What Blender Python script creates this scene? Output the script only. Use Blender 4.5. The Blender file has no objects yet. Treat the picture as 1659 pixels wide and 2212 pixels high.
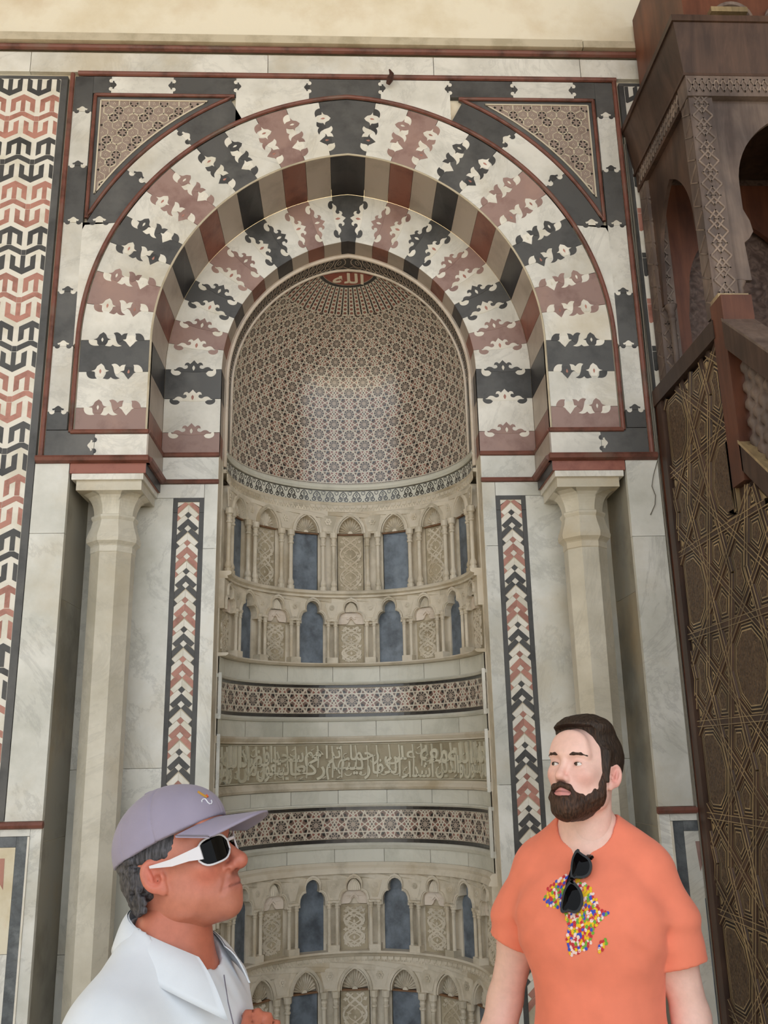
EXPOSURE, WORLD, SUN = 0.38, 1.35, 14.0
import bpy, bmesh, math, random
import numpy as np
from mathutils import Vector, Matrix
from mathutils.geometry import tessellate_polygon
PI = math.pi
random.seed(7)
SC = bpy.context.scene
COL = SC.collection
# ---------------------------------------------------------------- camera
FPX, PITCH, YAW, ROLL = 1946.6, 0.2659, 0.0458, -0.0205
CAM = Vector((-0.0388, -4.5, 1.65))
cd = bpy.data.cameras.new('camera'); cam = bpy.data.objects.new('camera', cd); COL.objects.link(cam)
cd.sensor_fit = 'VERTICAL'; cd.sensor_height = 24.0; cd.lens = FPX / 2212 * 24.0
cd.clip_start = 0.05; cd.clip_end = 200
_f = Vector((math.sin(YAW)*math.cos(PITCH), math.cos(YAW)*math.cos(PITCH), math.sin(PITCH)))
_r = Vector((math.cos(YAW), -math.sin(YAW), 0)); _u = _r.cross(_f)
_r2 = math.cos(ROLL)*_r + math.sin(ROLL)*_u; _u2 = -math.sin(ROLL)*_r + math.cos(ROLL)*_u
_m = Matrix((_r2, _u2, -_f)).transposed().to_4x4(); _m.translation = CAM
cam.matrix_world = _m
SC.camera = cam
def pix(u, v, Y):
    """photo pixel -> point of the upright plane at depth Y (camera ray meets the thing's own plane)"""
    d = _f + _r2*((u-829.5)/FPX) - _u2*((v-1106)/FPX)
    return CAM + d*((Y-CAM.y)/d.y)
# ---------------------------------------------------------------- light
SC.view_settings.view_transform = 'Standard'; SC.view_settings.look = 'None'
SC.view_settings.gamma = 1.0; SC.view_settings.use_curve_mapping = False
SC.view_settings.exposure = EXPOSURE
w = bpy.data.worlds.new('sky'); SC.world = w; w.use_nodes = True
wn = w.node_tree.nodes; wl = w.node_tree.links; wn.clear()
wo = wn.new('ShaderNodeOutputWorld'); wb = wn.new('ShaderNodeBackground')
wb.inputs[0].default_value = (0.90, 0.955, 1.0, 1); wb.inputs[1].default_value = WORLD
wl.new(wb.outputs[0], wo.inputs[0])
sd = bpy.data.lights.new('sun', 'SUN'); sd.energy = SUN; sd.angle = math.radians(0.6); sd.color = (1.0, 0.93, 0.82)
so = bpy.data.objects.new('sun', sd); COL.objects.link(so)
so.rotation_euler = (math.radians(-30), math.radians(12), 0); so.location = (0, -14, 14)
# ---------------------------------------------------------------- helpers
def link(o, parent=None):
    COL.objects.link(o)
    if parent is not None: o.parent = parent
    return o
def tag(o, label=None, cat=None, group=None, kind=None):
    if label: o['label'] = label
    if cat: o['category'] = cat
    if group: o['group'] = group
    if kind: o['kind'] = kind
    return o
def empty(name, label, cat, loc=(0, 0, 0), group=None):
    o = bpy.data.objects.new(name, None); o.location = loc; o.empty_display_size = 0.1
    link(o); return tag(o, label, cat, group)
def mesh_obj(name, verts, faces, mat, parent=None, smooth=False):
    me = bpy.data.meshes.new(name)
    off = Vector((0, 0, 0)); p = parent
    while p is not None: off = off + p.location; p = p.parent
    if off.length > 0: verts = [(v[0]-off[0], v[1]-off[1], v[2]-off[2]) for v in verts]
    me.from_pydata([tuple(v) for v in verts], [], faces); me.update()
    if smooth: me.polygons.foreach_set('use_smooth', [True]*len(me.polygons))
    if mat is not None: me.materials.append(mat)
    return link(bpy.data.objects.new(name, me), parent)
class MB:
    """collects shapes into one mesh"""
    def __init__(s): s.v = []; s.f = []
    def add(s, v, f):
        n = len(s.v); s.v += [tuple(p) for p in v]; s.f += [tuple(i+n for i in q) for q in f]; return s
    def box(s, x0, x1, y0, y1, z0, z1):
        return s.add([(x0,y0,z0),(x1,y0,z0),(x1,y1,z0),(x0,y1,z0),(x0,y0,z1),(x1,y0,z1),(x1,y1,z1),(x0,y1,z1)],
                     [(0,1,5,4),(1,2,6,5),(2,3,7,6),(3,0,4,7),(4,5,6,7),(3,2,1,0)])
    def plate(s, loop, mapf, d0, d1):
        """flat shape (u,v) given thickness d0..d1, placed by mapf(u,v,w)"""
        loop = clean(loop); n = len(loop)
        tris = tessellate_polygon([[Vector((p[0], p[1], 0)) for p in loop]])
        b = len(s.v)
        s.v += [tuple(mapf(p[0], p[1], d1)) for p in loop] + [tuple(mapf(p[0], p[1], d0)) for p in loop]
        A = sum(loop[i][0]*loop[(i+1) % n][1]-loop[(i+1) % n][0]*loop[i][1] for i in range(n))
        for t in tris:
            a = ((loop[t[1]][0]-loop[t[0]][0])*(loop[t[2]][1]-loop[t[0]][1])-(loop[t[2]][0]-loop[t[0]][0])*(loop[t[1]][1]-loop[t[0]][1]))
            t = t if a > 0 else (t[0], t[2], t[1])
            s.f.append((b+t[0], b+t[1], b+t[2]))
        for i in range(n):
            j = (i+1) % n
            q = (b+i, b+n+i, b+n+j, b+j) if A > 0 else (b+i, b+j, b+n+j, b+n+i)
            s.f.append(q)
        return s
    def sweep(s, path, prof, closed=False, frame=None, capped=True):
        """profile (a,b) swept along path; frame(i)->(A,B) unit vectors"""
        n = len(path); k = len(prof); b = len(s.v)
        for i, p in enumerate(path):
            A, B = frame(i)
            p = Vector(p)
            s.v += [tuple(p + A*q[0] + B*q[1]) for q in prof]
        for i in range(n if closed else n-1):
            for j in range(k):
                i2 = (i+1) % n; j2 = (j+1) % k
                s.f.append((b+i*k+j, b+i*k+j2, b+i2*k+j2, b+i2*k+j))
        if capped and not closed:
            s.f.append(tuple(b+j for j in range(k))[::-1]); s.f.append(tuple(b+(n-1)*k+j for j in range(k)))
        return s
    def lathe(s, prof, seg=10, c=(0, 0), a0=0.0, cap=True):
        b = len(s.v)
        for r, z in prof:
            for j in range(seg):
                a = a0 + 2*PI*j/seg; s.v.append((c[0]+r*math.cos(a), c[1]+r*math.sin(a), z))
        n = len(prof)
        for i in range(n-1):
            for j in range(seg):
                j2 = (j+1) % seg
                s.f.append((b+i*seg+j, b+i*seg+j2, b+(i+1)*seg+j2, b+(i+1)*seg+j))
        if cap:
            s.f.append(tuple(b+j for j in range(seg))[::-1]); s.f.append(tuple(b+(n-1)*seg+j for j in range(seg)))
        return s
    def tube(s, pts, r, seg=6):
        pts = [Vector(p) for p in pts]; fr = []
        up = Vector((0.13, 0.31, 0.94))
        for i in range(len(pts)):
            t = (pts[min(i+1, len(pts)-1)]-pts[max(i-1, 0)]).normalized()
            A = t.cross(up)
            if A.length < 1e-3: A = t.cross(Vector((1, 0, 0)))
            A.normalize(); fr.append((A, t.cross(A).normalized()))
        rr = r if callable(r) else (lambda i: r)
        b = len(s.v); n = len(pts)
        for i, p in enumerate(pts):
            A, B = fr[i]
            for j in range(seg):
                a = 2*PI*j/seg; s.v.append(tuple(p + A*(rr(i)*math.cos(a)) + B*(rr(i)*math.sin(a))))
        for i in range(n-1):
            for j in range(seg):
                j2 = (j+1) % seg; s.f.append((b+i*seg+j, b+i*seg+j2, b+(i+1)*seg+j2, b+(i+1)*seg+j))
        s.f.append(tuple(b+j for j in range(seg))[::-1]); s.f.append(tuple(b+(n-1)*seg+j for j in range(seg)))
        return s
    def grid(s, fn, nu, nv, flip=False):
        b = len(s.v)
        for i in range(nu+1):
            for j in range(nv+1): s.v.append(tuple(fn(i/nu, j/nv)))
        for i in range(nu):
            for j in range(nv):
                q = (b+i*(nv+1)+j, b+(i+1)*(nv+1)+j, b+(i+1)*(nv+1)+j+1, b+i*(nv+1)+j+1)
                s.f.append(q[::-1] if flip else q)
        return s
    def build(s, name, mat, parent=None, smooth=False):
        return mesh_obj(name, s.v, s.f, mat, parent, smooth)
def clean(loop):
    out = []
    for p in loop:
        if not out or math.hypot(p[0]-out[-1][0], p[1]-out[-1][1]) > 1e-6: out.append(p)
    if math.hypot(out[0][0]-out[-1][0], out[0][1]-out[-1][1]) < 1e-6: out.pop()
    return out
def dense(loop, step):
    out = []
    n = len(loop)
    for i in range(n):
        a, b = loop[i], loop[(i+1) % n]; L = math.hypot(b[0]-a[0], b[1]-a[1]); k = max(1, int(math.ceil(L/step)))
        out += [(a[0]+(b[0]-a[0])*t/k, a[1]+(b[1]-a[1])*t/k) for t in range(k)]
    return out
def smoothloop(loop, it=1):
    for _ in range(it):
        n = len(loop); o = []
        for i in range(n):
            a, b = loop[i], loop[(i+1) % n]
            o += [(a[0]*.75+b[0]*.25, a[1]*.75+b[1]*.25), (a[0]*.25+b[0]*.75, a[1]*.25+b[1]*.75)]
        loop = o
    return loop
def dup(o, parent, loc=None, rotz=None):
    c = o.copy(); COL.objects.link(c); c.parent = parent
    if loc is not None: c.location = loc
    if rotz is not None: c.rotation_euler = (0, 0, rotz)
    return c
# ---------------------------------------------------------------- materials
def hexc(h, k=1.0):
    h = h.lstrip('#'); o = []
    for i in (0, 2, 4):
        c = int(h[i:i+2], 16)/255; o.append((c/12.92 if c <= .04045 else ((c+.055)/1.055)**2.4)*k)
    return (*o, 1)
def nodes(name, rough=0.5, spec=0.5):
    m = bpy.data.materials.new(name); m.use_nodes = True
    nt = m.node_tree; b = nt.nodes['Principled BSDF']
    b.inputs['Roughness'].default_value = rough; b.inputs['Specular IOR Level'].default_value = spec
    return m, nt, b
def N(nt, t, **k):
    n = nt.nodes.new(t)
    for a, v in k.items():
        if a in n.inputs: n.inputs[a].default_value = v
        else: setattr(n, a, v)
    return n
def ramp(nt, fac, stops):
    r = nt.nodes.new('ShaderNodeValToRGB'); e = r.color_ramp.elements
    while len(e) > 1: e.remove(e[-1])
    e[0].position = stops[0][0]; e[0].color = stops[0][1]
    for p, c in stops[1:]:
        x = e.new(p); x.color = c
    nt.links.new(fac, r.inputs[0]); return r
def mix(nt, fac, a, b, mode='MIX'):
    m = nt.nodes.new('ShaderNodeMix'); m.data_type = 'RGBA'; m.blend_type = mode
    for s, v in ((m.inputs[0], fac), (m.inputs[6], a), (m.inputs[7], b)):
        if hasattr(v, 'is_output'): nt.links.new(v, s)
        else: s.default_value = v
    return m.outputs[2]
def stone(name, base, dark=None, stain=None, vein=0.0, rough=0.45, scale=3.0, var=0.06, bump=0.12, spec=0.45, mott=0.5):
    """polished or worn stone: cloudy mottling, soft veins, warm stains, a little tone change from piece to piece"""
    m, nt, b = nodes(name, rough, spec)
    L = nt.links
    base = hexc(base) if isinstance(base, str) else base
    dark = tuple(c*.72 for c in base[:3])+(1,) if dark is None else (hexc(dark) if isinstance(dark, str) else dark)
    geo = N(nt, 'ShaderNodeNewGeometry'); oi = N(nt, 'ShaderNodeObjectInfo')
    ad = N(nt, 'ShaderNodeVectorMath', operation='ADD'); L.new(geo.outputs['Position'], ad.inputs[0])
    sc = N(nt, 'ShaderNodeVectorMath', operation='SCALE'); sc.inputs[3].default_value = 4.0
    cv = N(nt, 'ShaderNodeCombineXYZ'); L.new(oi.outputs['Random'], cv.inputs[0]); L.new(oi.outputs['Random'], cv.inputs[2])
    L.new(cv.outputs[0], sc.inputs[0]); L.new(sc.outputs[0], ad.inputs[1])
    n1 = N(nt, 'ShaderNodeTexNoise', Scale=scale, Detail=7.0, Roughness=0.62); L.new(ad.outputs[0], n1.inputs['Vector'])
    r1 = ramp(nt, n1.outputs['Fac'], [(0.36, dark), (0.36+0.28*mott+.02, base)])
    col = r1.outputs[0]
    if vein:
        wv = N(nt, 'ShaderNodeTexNoise', Scale=scale*.55, Detail=9.0, Roughness=0.7, Distortion=1.4); L.new(ad.outputs[0], wv.inputs['Vector'])
        rv = ramp(nt, wv.outputs['Fac'], [(0.475, (0, 0, 0, 1)), (0.5, (1, 1, 1, 1)), (0.525, (0, 0, 0, 1))])
        mu = N(nt, 'ShaderNodeMath', operation='MULTIPLY'); L.new(rv.outputs[0], mu.inputs[0]); mu.inputs[1].default_value = vein
        col = mix(nt, mu.outputs[0], col, tuple(c*.45 for c in base[:3])+(1,))
    if stain:
        n2 = N(nt, 'ShaderNodeTexNoise', Scale=scale*.6, Detail=6.0, Roughness=0.6); L.new(ad.outputs[0], n2.inputs['Vector'])
        r2 = ramp(nt, n2.outputs['Fac'], [(0.52, (0, 0, 0, 1)), (0.72, (1, 1, 1, 1))])
        mu = N(nt, 'ShaderNodeMath', operation='MULTIPLY'); L.new(r2.outputs[0], mu.inputs[0]); mu.inputs[1].default_value = 0.75
        col = mix(nt, mu.outputs[0], col, hexc(stain))
    hsv = N(nt, 'ShaderNodeHueSaturation'); L.new(col, hsv.inputs['Color'])
    mr = N(nt, 'ShaderNodeMapRange'); L.new(oi.outputs['Random'], mr.inputs[0]); mr.inputs[3].default_value = 1-var; mr.inputs[4].default_value = 1+var
    L.new(mr.outputs[0], hsv.inputs['Value']); L.new(hsv.outputs[0], b.inputs['Base Color'])
    if bump:
        n3 = N(nt, 'ShaderNodeTexNoise', Scale=scale*14, Detail=5.0, Roughness=0.7); L.new(geo.outputs['Position'], n3.inputs['Vector'])
        bp = N(nt, 'ShaderNodeBump', Strength=bump, Distance=0.004); L.new(n3.outputs['Fac'], bp.inputs['Height']); L.new(bp.outputs[0], b.inputs['Normal'])
    return m
def plain(name, col, rough=0.5, spec=0.5, metal=0.0, noise=0.0, nscale=40):
    m, nt, b = nodes(name, rough, spec); b.inputs['Metallic'].default_value = metal
    c = hexc(col) if isinstance(col, str) else col
    if noise:
        geo = N(nt, 'ShaderNodeNewGeometry'); n = N(nt, 'ShaderNodeTexNoise', Scale=nscale, Detail=5.0); nt.links.new(geo.outputs['Position'], n.inputs['Vector'])
        r = ramp(nt, n.outputs['Fac'], [(0.3, tuple(x*(1-noise) for x in c[:3])+(1,)), (0.7, tuple(min(1, x*(1+noise)) for x in c[:3])+(1,))])
        nt.links.new(r.outputs[0], b.inputs['Base Color'])
    else: b.inputs['Base Color'].default_value = c
    return m
def wood(name, base, light, scale=7.0, rough=0.5, spec=0.35, stretch=(1, 1, 0.12)):
    m, nt, b = nodes(name, rough, spec); L = nt.links
    geo = N(nt, 'ShaderNodeNewGeometry'); mp = N(nt, 'ShaderNodeMapping'); mp.inputs['Scale'].default_value = stretch
    L.new(geo.outputs['Position'], mp.inputs[0])
    n1 = N(nt, 'ShaderNodeTexNoise', Scale=scale*3, Detail=8.0, Roughness=0.65, Distortion=0.6); L.new(mp.outputs[0], n1.inputs['Vector'])
    r1 = ramp(nt, n1.outputs['Fac'], [(0.32, hexc(base)), (0.72, hexc(light))])
    n2 = N(nt, 'ShaderNodeTexNoise', Scale=scale*.6, Detail=4.0); L.new(geo.outputs['Position'], n2.inputs['Vector'])
    r2 = ramp(nt, n2.outputs['Fac'], [(0.35, (.55, .55, .58, 1)), (0.65, (1.15, 1.1, 1.05, 1))])
    L.new(mix(nt, 1.0, r1.outputs[0], r2.outputs[0], 'MULTIPLY'), b.inputs['Base Color'])
    bp = N(nt, 'ShaderNodeBump', Strength=0.25, Distance=0.003); L.new(n1.outputs['Fac'], bp.inputs['Height']); L.new(bp.outputs[0], b.inputs['Normal'])
    return m
M = {}
M['white'] = stone('white_marble', '#e7e4dc', '#cbc8bf', stain='#c4b8a0', vein=0.25, rough=0.4, scale=2.6, mott=0.7)
M['panel'] = stone('panel_marble', '#e6e5df', '#c4c4bb', stain='#c6baa0', vein=0.35, rough=0.3, scale=1.9, mott=0.8)
M['wpiece'] = stone('inlay_white', '#e8e3d8', '#d6d0c0', rough=0.4, scale=6, var=0.07)
M['black'] = stone('black_marble', '#565554', '#434241', rough=0.42, scale=4, var=0.14, stain='#716f6c')
M['bpiece'] = stone('inlay_black', '#4c4b4a', '#3b3a39', rough=0.42, scale=6, var=0.12)
M['red'] = stone('mauve_porphyry', '#9c8078', '#84665f', rough=0.42, scale=5, var=0.08, stain='#ae8d80')
M['rpiece'] = stone('inlay_red', '#b98374', '#9c6a5c', rough=0.42, scale=9, var=0.10)
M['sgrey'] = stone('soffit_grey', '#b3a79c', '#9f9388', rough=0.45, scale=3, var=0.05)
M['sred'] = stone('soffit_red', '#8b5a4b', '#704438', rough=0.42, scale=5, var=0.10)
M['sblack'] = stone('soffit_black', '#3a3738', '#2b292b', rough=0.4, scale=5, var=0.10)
M['trim'] = stone('red_moulding', '#7c4d41', '#573429', rough=0.5, scale=7, var=0.06, stain='#75665a')
M['trimred'] = stone('red_stone', '#995f4f', '#824a3d', rough=0.4, scale=6, var=0.05)
M['plaster'] = stone('old_plaster', '#f0e7d3', '#e3d6bc', stain='#cbb08d', rough=0.85, scale=1.7, var=0.0, bump=0.35, spec=0.2)
M['beige'] = stone('cornice_stone', '#c9bda6', '#b0a48c', rough=0.7, scale=5, var=0.02)
M['carved'] = stone('carved_stone', '#d9cfbd', '#b8ae9a', stain='#b5a17f', rough=0.55, scale=4, var=0.05, bump=0.25)
M['carvedlow'] = M['carved']
M['pier'] = stone('course_marble', '#d6d4c8', '#c0bfb2', rough=0.35, scale=2.5, var=0.05, vein=0.12)
M['recess'] = stone('recess_marble', '#9b978b', '#7d796e', rough=0.5, scale=2.2, var=0.03, stain='#a8936f')
M['blue'] = stone('blue_slate', '#75808c', '#4c535c', rough=0.35, scale=9, var=0.06, stain='#8d98a4', mott=0.9)
M['gback'] = stone('mosaic_ground', '#7f685d', '#6c564c', rough=0.28, scale=8, var=0.0)
M['strap'] = plain('pearl_strap', '#cfc5b4', rough=0.26, spec=1.0, noise=0.08)
def pearl(m): m.node_tree.nodes['Principled BSDF'].inputs['Coat Weight'].default_value = .5; m.node_tree.nodes['Principled BSDF'].inputs['Coat Roughness'].default_value = .24; return m
M['mred'] = plain('mosaic_red', '#8c5a4e', rough=0.22, spec=0.6, noise=0.2, nscale=25)
M['mblack'] = plain('mosaic_black', '#322f2d', rough=0.22, spec=0.6, noise=0.25, nscale=25)
M['mlight'] = plain('mosaic_light', '#a8988a', rough=0.22, spec=0.6)
M['rimwhite'] = stone('rim_marble', '#e6d9cb', '#d2c3b2', rough=0.45, scale=6, var=0.02)
M['letter'] = stone('letter_stone', '#cfc9b4', '#bdb69f', rough=0.5, scale=6, var=0.02)
M['ground'] = stone('letter_ground', '#a89d85', '#8f846c', rough=0.6, scale=6, var=0.02)

M['colm'] = stone('column_marble', '#d9d3c4', '#bfb8a6', stain='#c2b090', vein=0.2, rough=0.4, scale=2.2, var=0.03, mott=0.8)
M['greyv'] = stone('grey_veined', '#6d7276', '#4a4f54', stain='#9aa0a2', vein=0.6, rough=0.35, scale=9, var=0.05, mott=0.9)
M['orange'] = stone('orange_marble', '#e5dcc6', '#d5c7a8', stain='#d48b45', rough=0.35, scale=3.2, var=0.02)
M['dark'] = plain('hollow_shade', '#0d0b0a', 0.8)
M['cable'] = plain('cable_grey', '#6a665e', 0.5)

def spline(lp, n=4):
    """Catmull-Rom through the outline, keeping its sharp tips"""
    N_ = len(lp); out = []
    def sharp(i):
        a, b, c = lp[i-1], lp[i], lp[(i+1) % N_]; u = (b[0]-a[0], b[1]-a[1]); v = (c[0]-b[0], c[1]-b[1])
        return u[0]*v[0]+u[1]*v[1] < .35*math.hypot(*u)*math.hypot(*v)
    sh = [sharp(i) for i in range(N_)]
    for i in range(N_):
        p1, p2 = lp[i], lp[(i+1) % N_]; p0 = lp[i-1] if not sh[i] else (2*p1[0]-p2[0], 2*p1[1]-p2[1]); p3 = lp[(i+2) % N_] if not sh[(i+1) % N_] else (2*p2[0]-p1[0], 2*p2[1]-p1[1])
        for k in range(n):
            t = k/n
            out.append(tuple(.5*(2*p1[q]+(p2[q]-p0[q])*t+(2*p0[q]-5*p1[q]+4*p2[q]-p3[q])*t*t+(3*p1[q]-p0[q]-3*p2[q]+p3[q])*t**3) for q in (0, 1)))
    return out

for k_ in ('strap', 'mred', 'mblack', 'mlight', 'gback'): pearl(M[k_])
# ================================================================ walls, floor, ceiling
FLOOR = -0.10
ZS, E0 = 3.85, 0.11                    # springing height, offset of the two arc centres
R_TRIM, R_OUT, R_IN, R_IN2 = 1.574, 1.556, 1.180, 0.855
D1, D2 = 0.38, 0.52                    # depth of the first and second order
def flat(Y):
    return lambda u, v, w: (u, Y-w, v)
def arc_top(R):
    return math.acos(E0/R)
def ringP(side, s, r, Rb):
    if s < 0: return (side*(r-E0), ZS+s)
    a = s/Rb
    return (side*(r*math.cos(a)-E0), ZS+r*math.sin(a))
def arch_loop(R, z0, n=48):
    """left foot -> crown -> right foot"""
    t = arc_top(R); L = []
    for side, rng in ((-1, range(n+1)), (1, range(n-1, -1, -1))):
        if side == -1: L.append((-(R-E0), z0))
        for i in rng:
            a = t*i/n; L.append((side*(R*math.cos(a)-E0), ZS+R*math.sin(a)))
        if side == 1: L.append((R-E0, z0))
    return L
core = MB()
core.box(-7, -1.462, 0.03, 0.6, FLOOR, 9.0).box(1.462, 7, 0.03, 0.6, FLOOR, 9.0)
core.plate([(-1.462, 3.10), *arch_loop(R_IN+.012, 3.10), (1.462, 3.10), (1.462, 9), (-1.462, 9)], flat(0.03), -0.30, 0)
core.plate([(-1.60, FLOOR), (-.757, FLOOR), *arch_loop(R_IN2+.012, FLOOR), (.757, FLOOR), (1.6, FLOOR), (1.6, 5.4), (-1.6, 5.4)], flat(0.405), -0.10, 0)
tag(core.build('wall_back', M['plaster']), 'cream plastered wall carrying the prayer niche', None, None, 'structure')
up = MB().box(-7, 7, -0.02, 0.03, 5.80, 9.0)
tag(up.build('wall_upper', M['plaster']), 'stained cream plaster above the marble facing', None, None, 'structure')
M['floor'] = stone('floor_stone', '#cfc3ab', '#b7ab93', rough=0.5, scale=1.2, var=0, spec=0.3)
tag(MB().box(-14, 14, -26, 0.7, FLOOR-.1, FLOOR).build('floor', M['floor']), 'pale stone floor', None, None, 'structure')
M['ceil'] = wood('ceiling_wood', '#5b4735', '#7a624a', scale=2)
tag(MB().box(-9, 9, -7.5, 0.7, 8.6, 8.8).build('ceiling', M['ceil']), 'dark timber ceiling', None, None, 'structure')
# side ends of the hall
tag(MB().box(-9.2, -9, -7.5, 0.7, FLOOR, 8.6).build('wall_left', M['plaster']), 'cream side wall', None, None, 'structure')
tag(MB().box(9, 9.2, -7.5, 0.7, FLOOR, 8.6).build('wall_right', M['plaster']), 'cream side wall', None, None, 'structure')
# cornice
def bar(mb, x0, x1, z, r, Y, n=8, sq=1.0):
    prof = [(r*math.cos(2*PI*i/n), r*sq*math.sin(2*PI*i/n)) for i in range(n)]
    return mb.sweep([(x0, Y, z), (x1, Y, z)], prof, frame=lambda i: (Vector((0, 1, 0)), Vector((0, 0, 1))))
def vbar(mb, z0, z1, x, r, Y, n=8):
    prof = [(r*math.cos(2*PI*i/n), r*math.sin(2*PI*i/n)) for i in range(n)]
    return mb.sweep([(x, Y, z0), (x, Y, z1)], prof, frame=lambda i: (Vector((0, 1, 0)), Vector((1, 0, 0))))
tag(MB().box(-7, 1.42, -0.06, 0.03, 5.748, 5.802).box(1.425, 7, -0.056, 0.03, 5.752, 5.80).build('trim_1', M['beige']), 'weathered stone ledge under the plaster', None, None, 'structure')
tag(bar(MB(), -7, 7, 5.732, .019, -0.02, sq=.9).build('trim_2', M['trim']), 'dark red moulding under the ledge', None, None, 'structure')
# pale marble course under the cornice
cor = empty('marble_frieze', 'plain cream marble course running below the red cornice moulding', 'frieze', (0, 0, 5.65))
xs = [-7, -4.2, -2.9, -1.86, -.47, .52, 1.41, 2.5, 4.2, 7]
for a, b in zip(xs, xs[1:]):
    MB().box(a+.002, b-.002, 0, 0.03, 5.575, 5.713).build('slab', M['white'], cor)
# ================================================================ surround of black and white interlocking slabs
CM = {'W': M['white'], 'B': M['black'], 'R': M['red']}
CI = {'W': M['wpiece'], 'B': M['bpiece'], 'R': M['red']}
sur = empty('mihrab_surround', 'rectangular black and white interlocking marble border around the niche arch', 'border', (0, 0, 3.2))
FL = [(0, .095), (.035, .075), (.05, .06), (.088, .046), (.075, .022), (.047, .03), (.05, .0)]
FLEUR = [(x, y) for x, y in FL] + [(-x, y) for x, y in FL[::-1]]
FLEUR = [p for i, p in enumerate(FLEUR) if i != len(FL)*2-1]; FLEUR = spline(FLEUR, 3)
def halfdisc(cx, r, n=10):
    return [(cx-r, 0.004)] + [(cx-r*math.cos(PI*i/n), -r*math.sin(PI*i/n)) for i in range(n+1)] + [(cx+r, .004)]
def fleur(parent, o, du, dv, width, up, dn, Y=0.0):
    """interlock at joint centre o: du across the strip, dv from the lower slab into the upper; up = colour that rises"""
    k = width/0.355
    def mp(u, v, w):
        return (o[0]+(du[0]*u+dv[0]*v)*k, Y-w, o[1]+(du[1]*u+dv[1]*v)*k)
    MB().plate(FLEUR, mp, -0.002, 0.0014).build('inlay', CI[up], parent)
    for sx in (-.087, .087): MB().plate(halfdisc(sx, .04), mp, -0.002, 0.0010).build('inlay', CI[dn], parent)
g = .0012
XO, XI = 1.592, 1.486          # strip between the two red mouldings
for sd in (-1, 1):
    lo, hi = (min(sd*XO, sd*XI), max(sd*XO, sd*XI))
    zz = [(3.337, 3.438, 'B'), (3.438, 3.815, 'W'), (3.815, 4.14, 'B'), (4.14, 4.571, 'W'), (4.571, 4.937, 'B'), (4.937, 5.303, 'W'), (5.303, 5.545, 'B')]
    prev = None
    for z0, z1, c in zz:
        x0, x1 = lo, hi
        p = MB().box(x0, x1, 0, 0.03, z0+g, z1-g).build('slab', CM[c], sur)
        if prev: fleur(p, ((x0+x1)/2, z0), (1, 0), (0, 1), XO-XI+.02, prev, c)
        prev = c
    # foot of the border
    p = MB().box(min(sd*XO, sd*1.34), max(sd*XO, sd*1.34), 0, .03, 3.19, 3.335-g).build('slab', CM['B'], sur)
    q = MB().box(min(sd*1.338, sd*1.068), max(sd*1.338, sd*1.068), 0, .03, 3.19, 3.312).build('slab', CM['W'], sur)
    fleur(q, (sd*1.34, 3.25), (0, 1), (sd, 0), .125, 'W', 'B')
tj = [-XI, -1.382, -1.02, -.655, -.224, .198, .612, .989, 1.358, XI]
tc = 'BWBWBWBWB'
for i in range(9):
    x0, x1 = tj[i], tj[i+1]; zb = 5.445
    # slabs reach down to the arch moulding between the spandrels
    lo = [(x0+g, 5.43), (x1-g, 5.43)]
    if x0 > -.75 and x1 < .75:
        def zt(x): return ZS+math.sqrt(R_TRIM**2-(abs(x)+E0)**2)
        lo = [(x0+(x1-x0)*t/8+(g if t == 0 else -g if t == 8 else 0), zt(x0+(x1-x0)*t/8)) for t in range(9)]
    p = MB().plate(lo+[(x1-g, 5.545), (x0+g, 5.545)], flat(0), -.03, 0).build('slab', CM[tc[i]], sur)
    if i > 0:
        d = -1 if tc[i] == 'B' else 1
        fleur(p, (tj[i], 5.488), (0, 1), (d, 0), .115, 'B' if tc[i] == 'B' else 'B', 'W')
# curved strips between the arch moulding and the spandrels
R_SP = 1.745
def polar(side, a, r): return (side*(r*math.cos(a)-E0), ZS+r*math.sin(a))
for sd in (-1, 1):
    J = [math.radians(a) for a in (24.5, 37.8, 50.5, 62.8)]
    for i, c in enumerate('BWB'):
        a0, a1 = J[i], J[i+1]
        if i == 0: a0 = math.asin((4.571-ZS)/R_TRIM)
        lp = [polar(sd, a0+(a1-a0)*t/14, R_TRIM) for t in range(15)] + [polar(sd, a1+(a0-a1)*t/14, R_SP-.012) for t in range(15)]
        if i == 0: lp = [polar(sd, a0+(a1-a0)*t/14, R_TRIM) for t in range(15)] + [q for q in [polar(sd, a1+(math.acos((XI+E0)/(R_SP-.012))-a1)*t/14, R_SP-.012) for t in range(15)]] + [(sd*XI, 4.571)]
        lp = [(max(-XI, min(XI, x)), z) for x, z in lp]
        p = MB().plate(lp, flat(0), -.03, 0).build('slab', CM[c], sur)
        if i > 0:
            o = polar(sd, a0, (R_TRIM+R_SP)/2); du = (sd*math.cos(a0), math.sin(a0)); dv = (-sd*math.sin(a0), math.cos(a0))
            fleur(p, o, du, dv, .15, 'BWB'[i-1], c)
    # filler between strip and border
    lp = [(sd*XI, 3.82)] + [polar(sd, math.asin((4.571-ZS)/R_TRIM)*t/8, R_TRIM) for t in range(9)] + [(sd*XI, 4.571)]
    p = MB().plate(lp, flat(0), -.03, 0).build('slab', CM['W'], sur)
    fleur(p, (sd*1.395, 4.571), (1, 0), (0, 1), .15, 'W', 'B')
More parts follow.
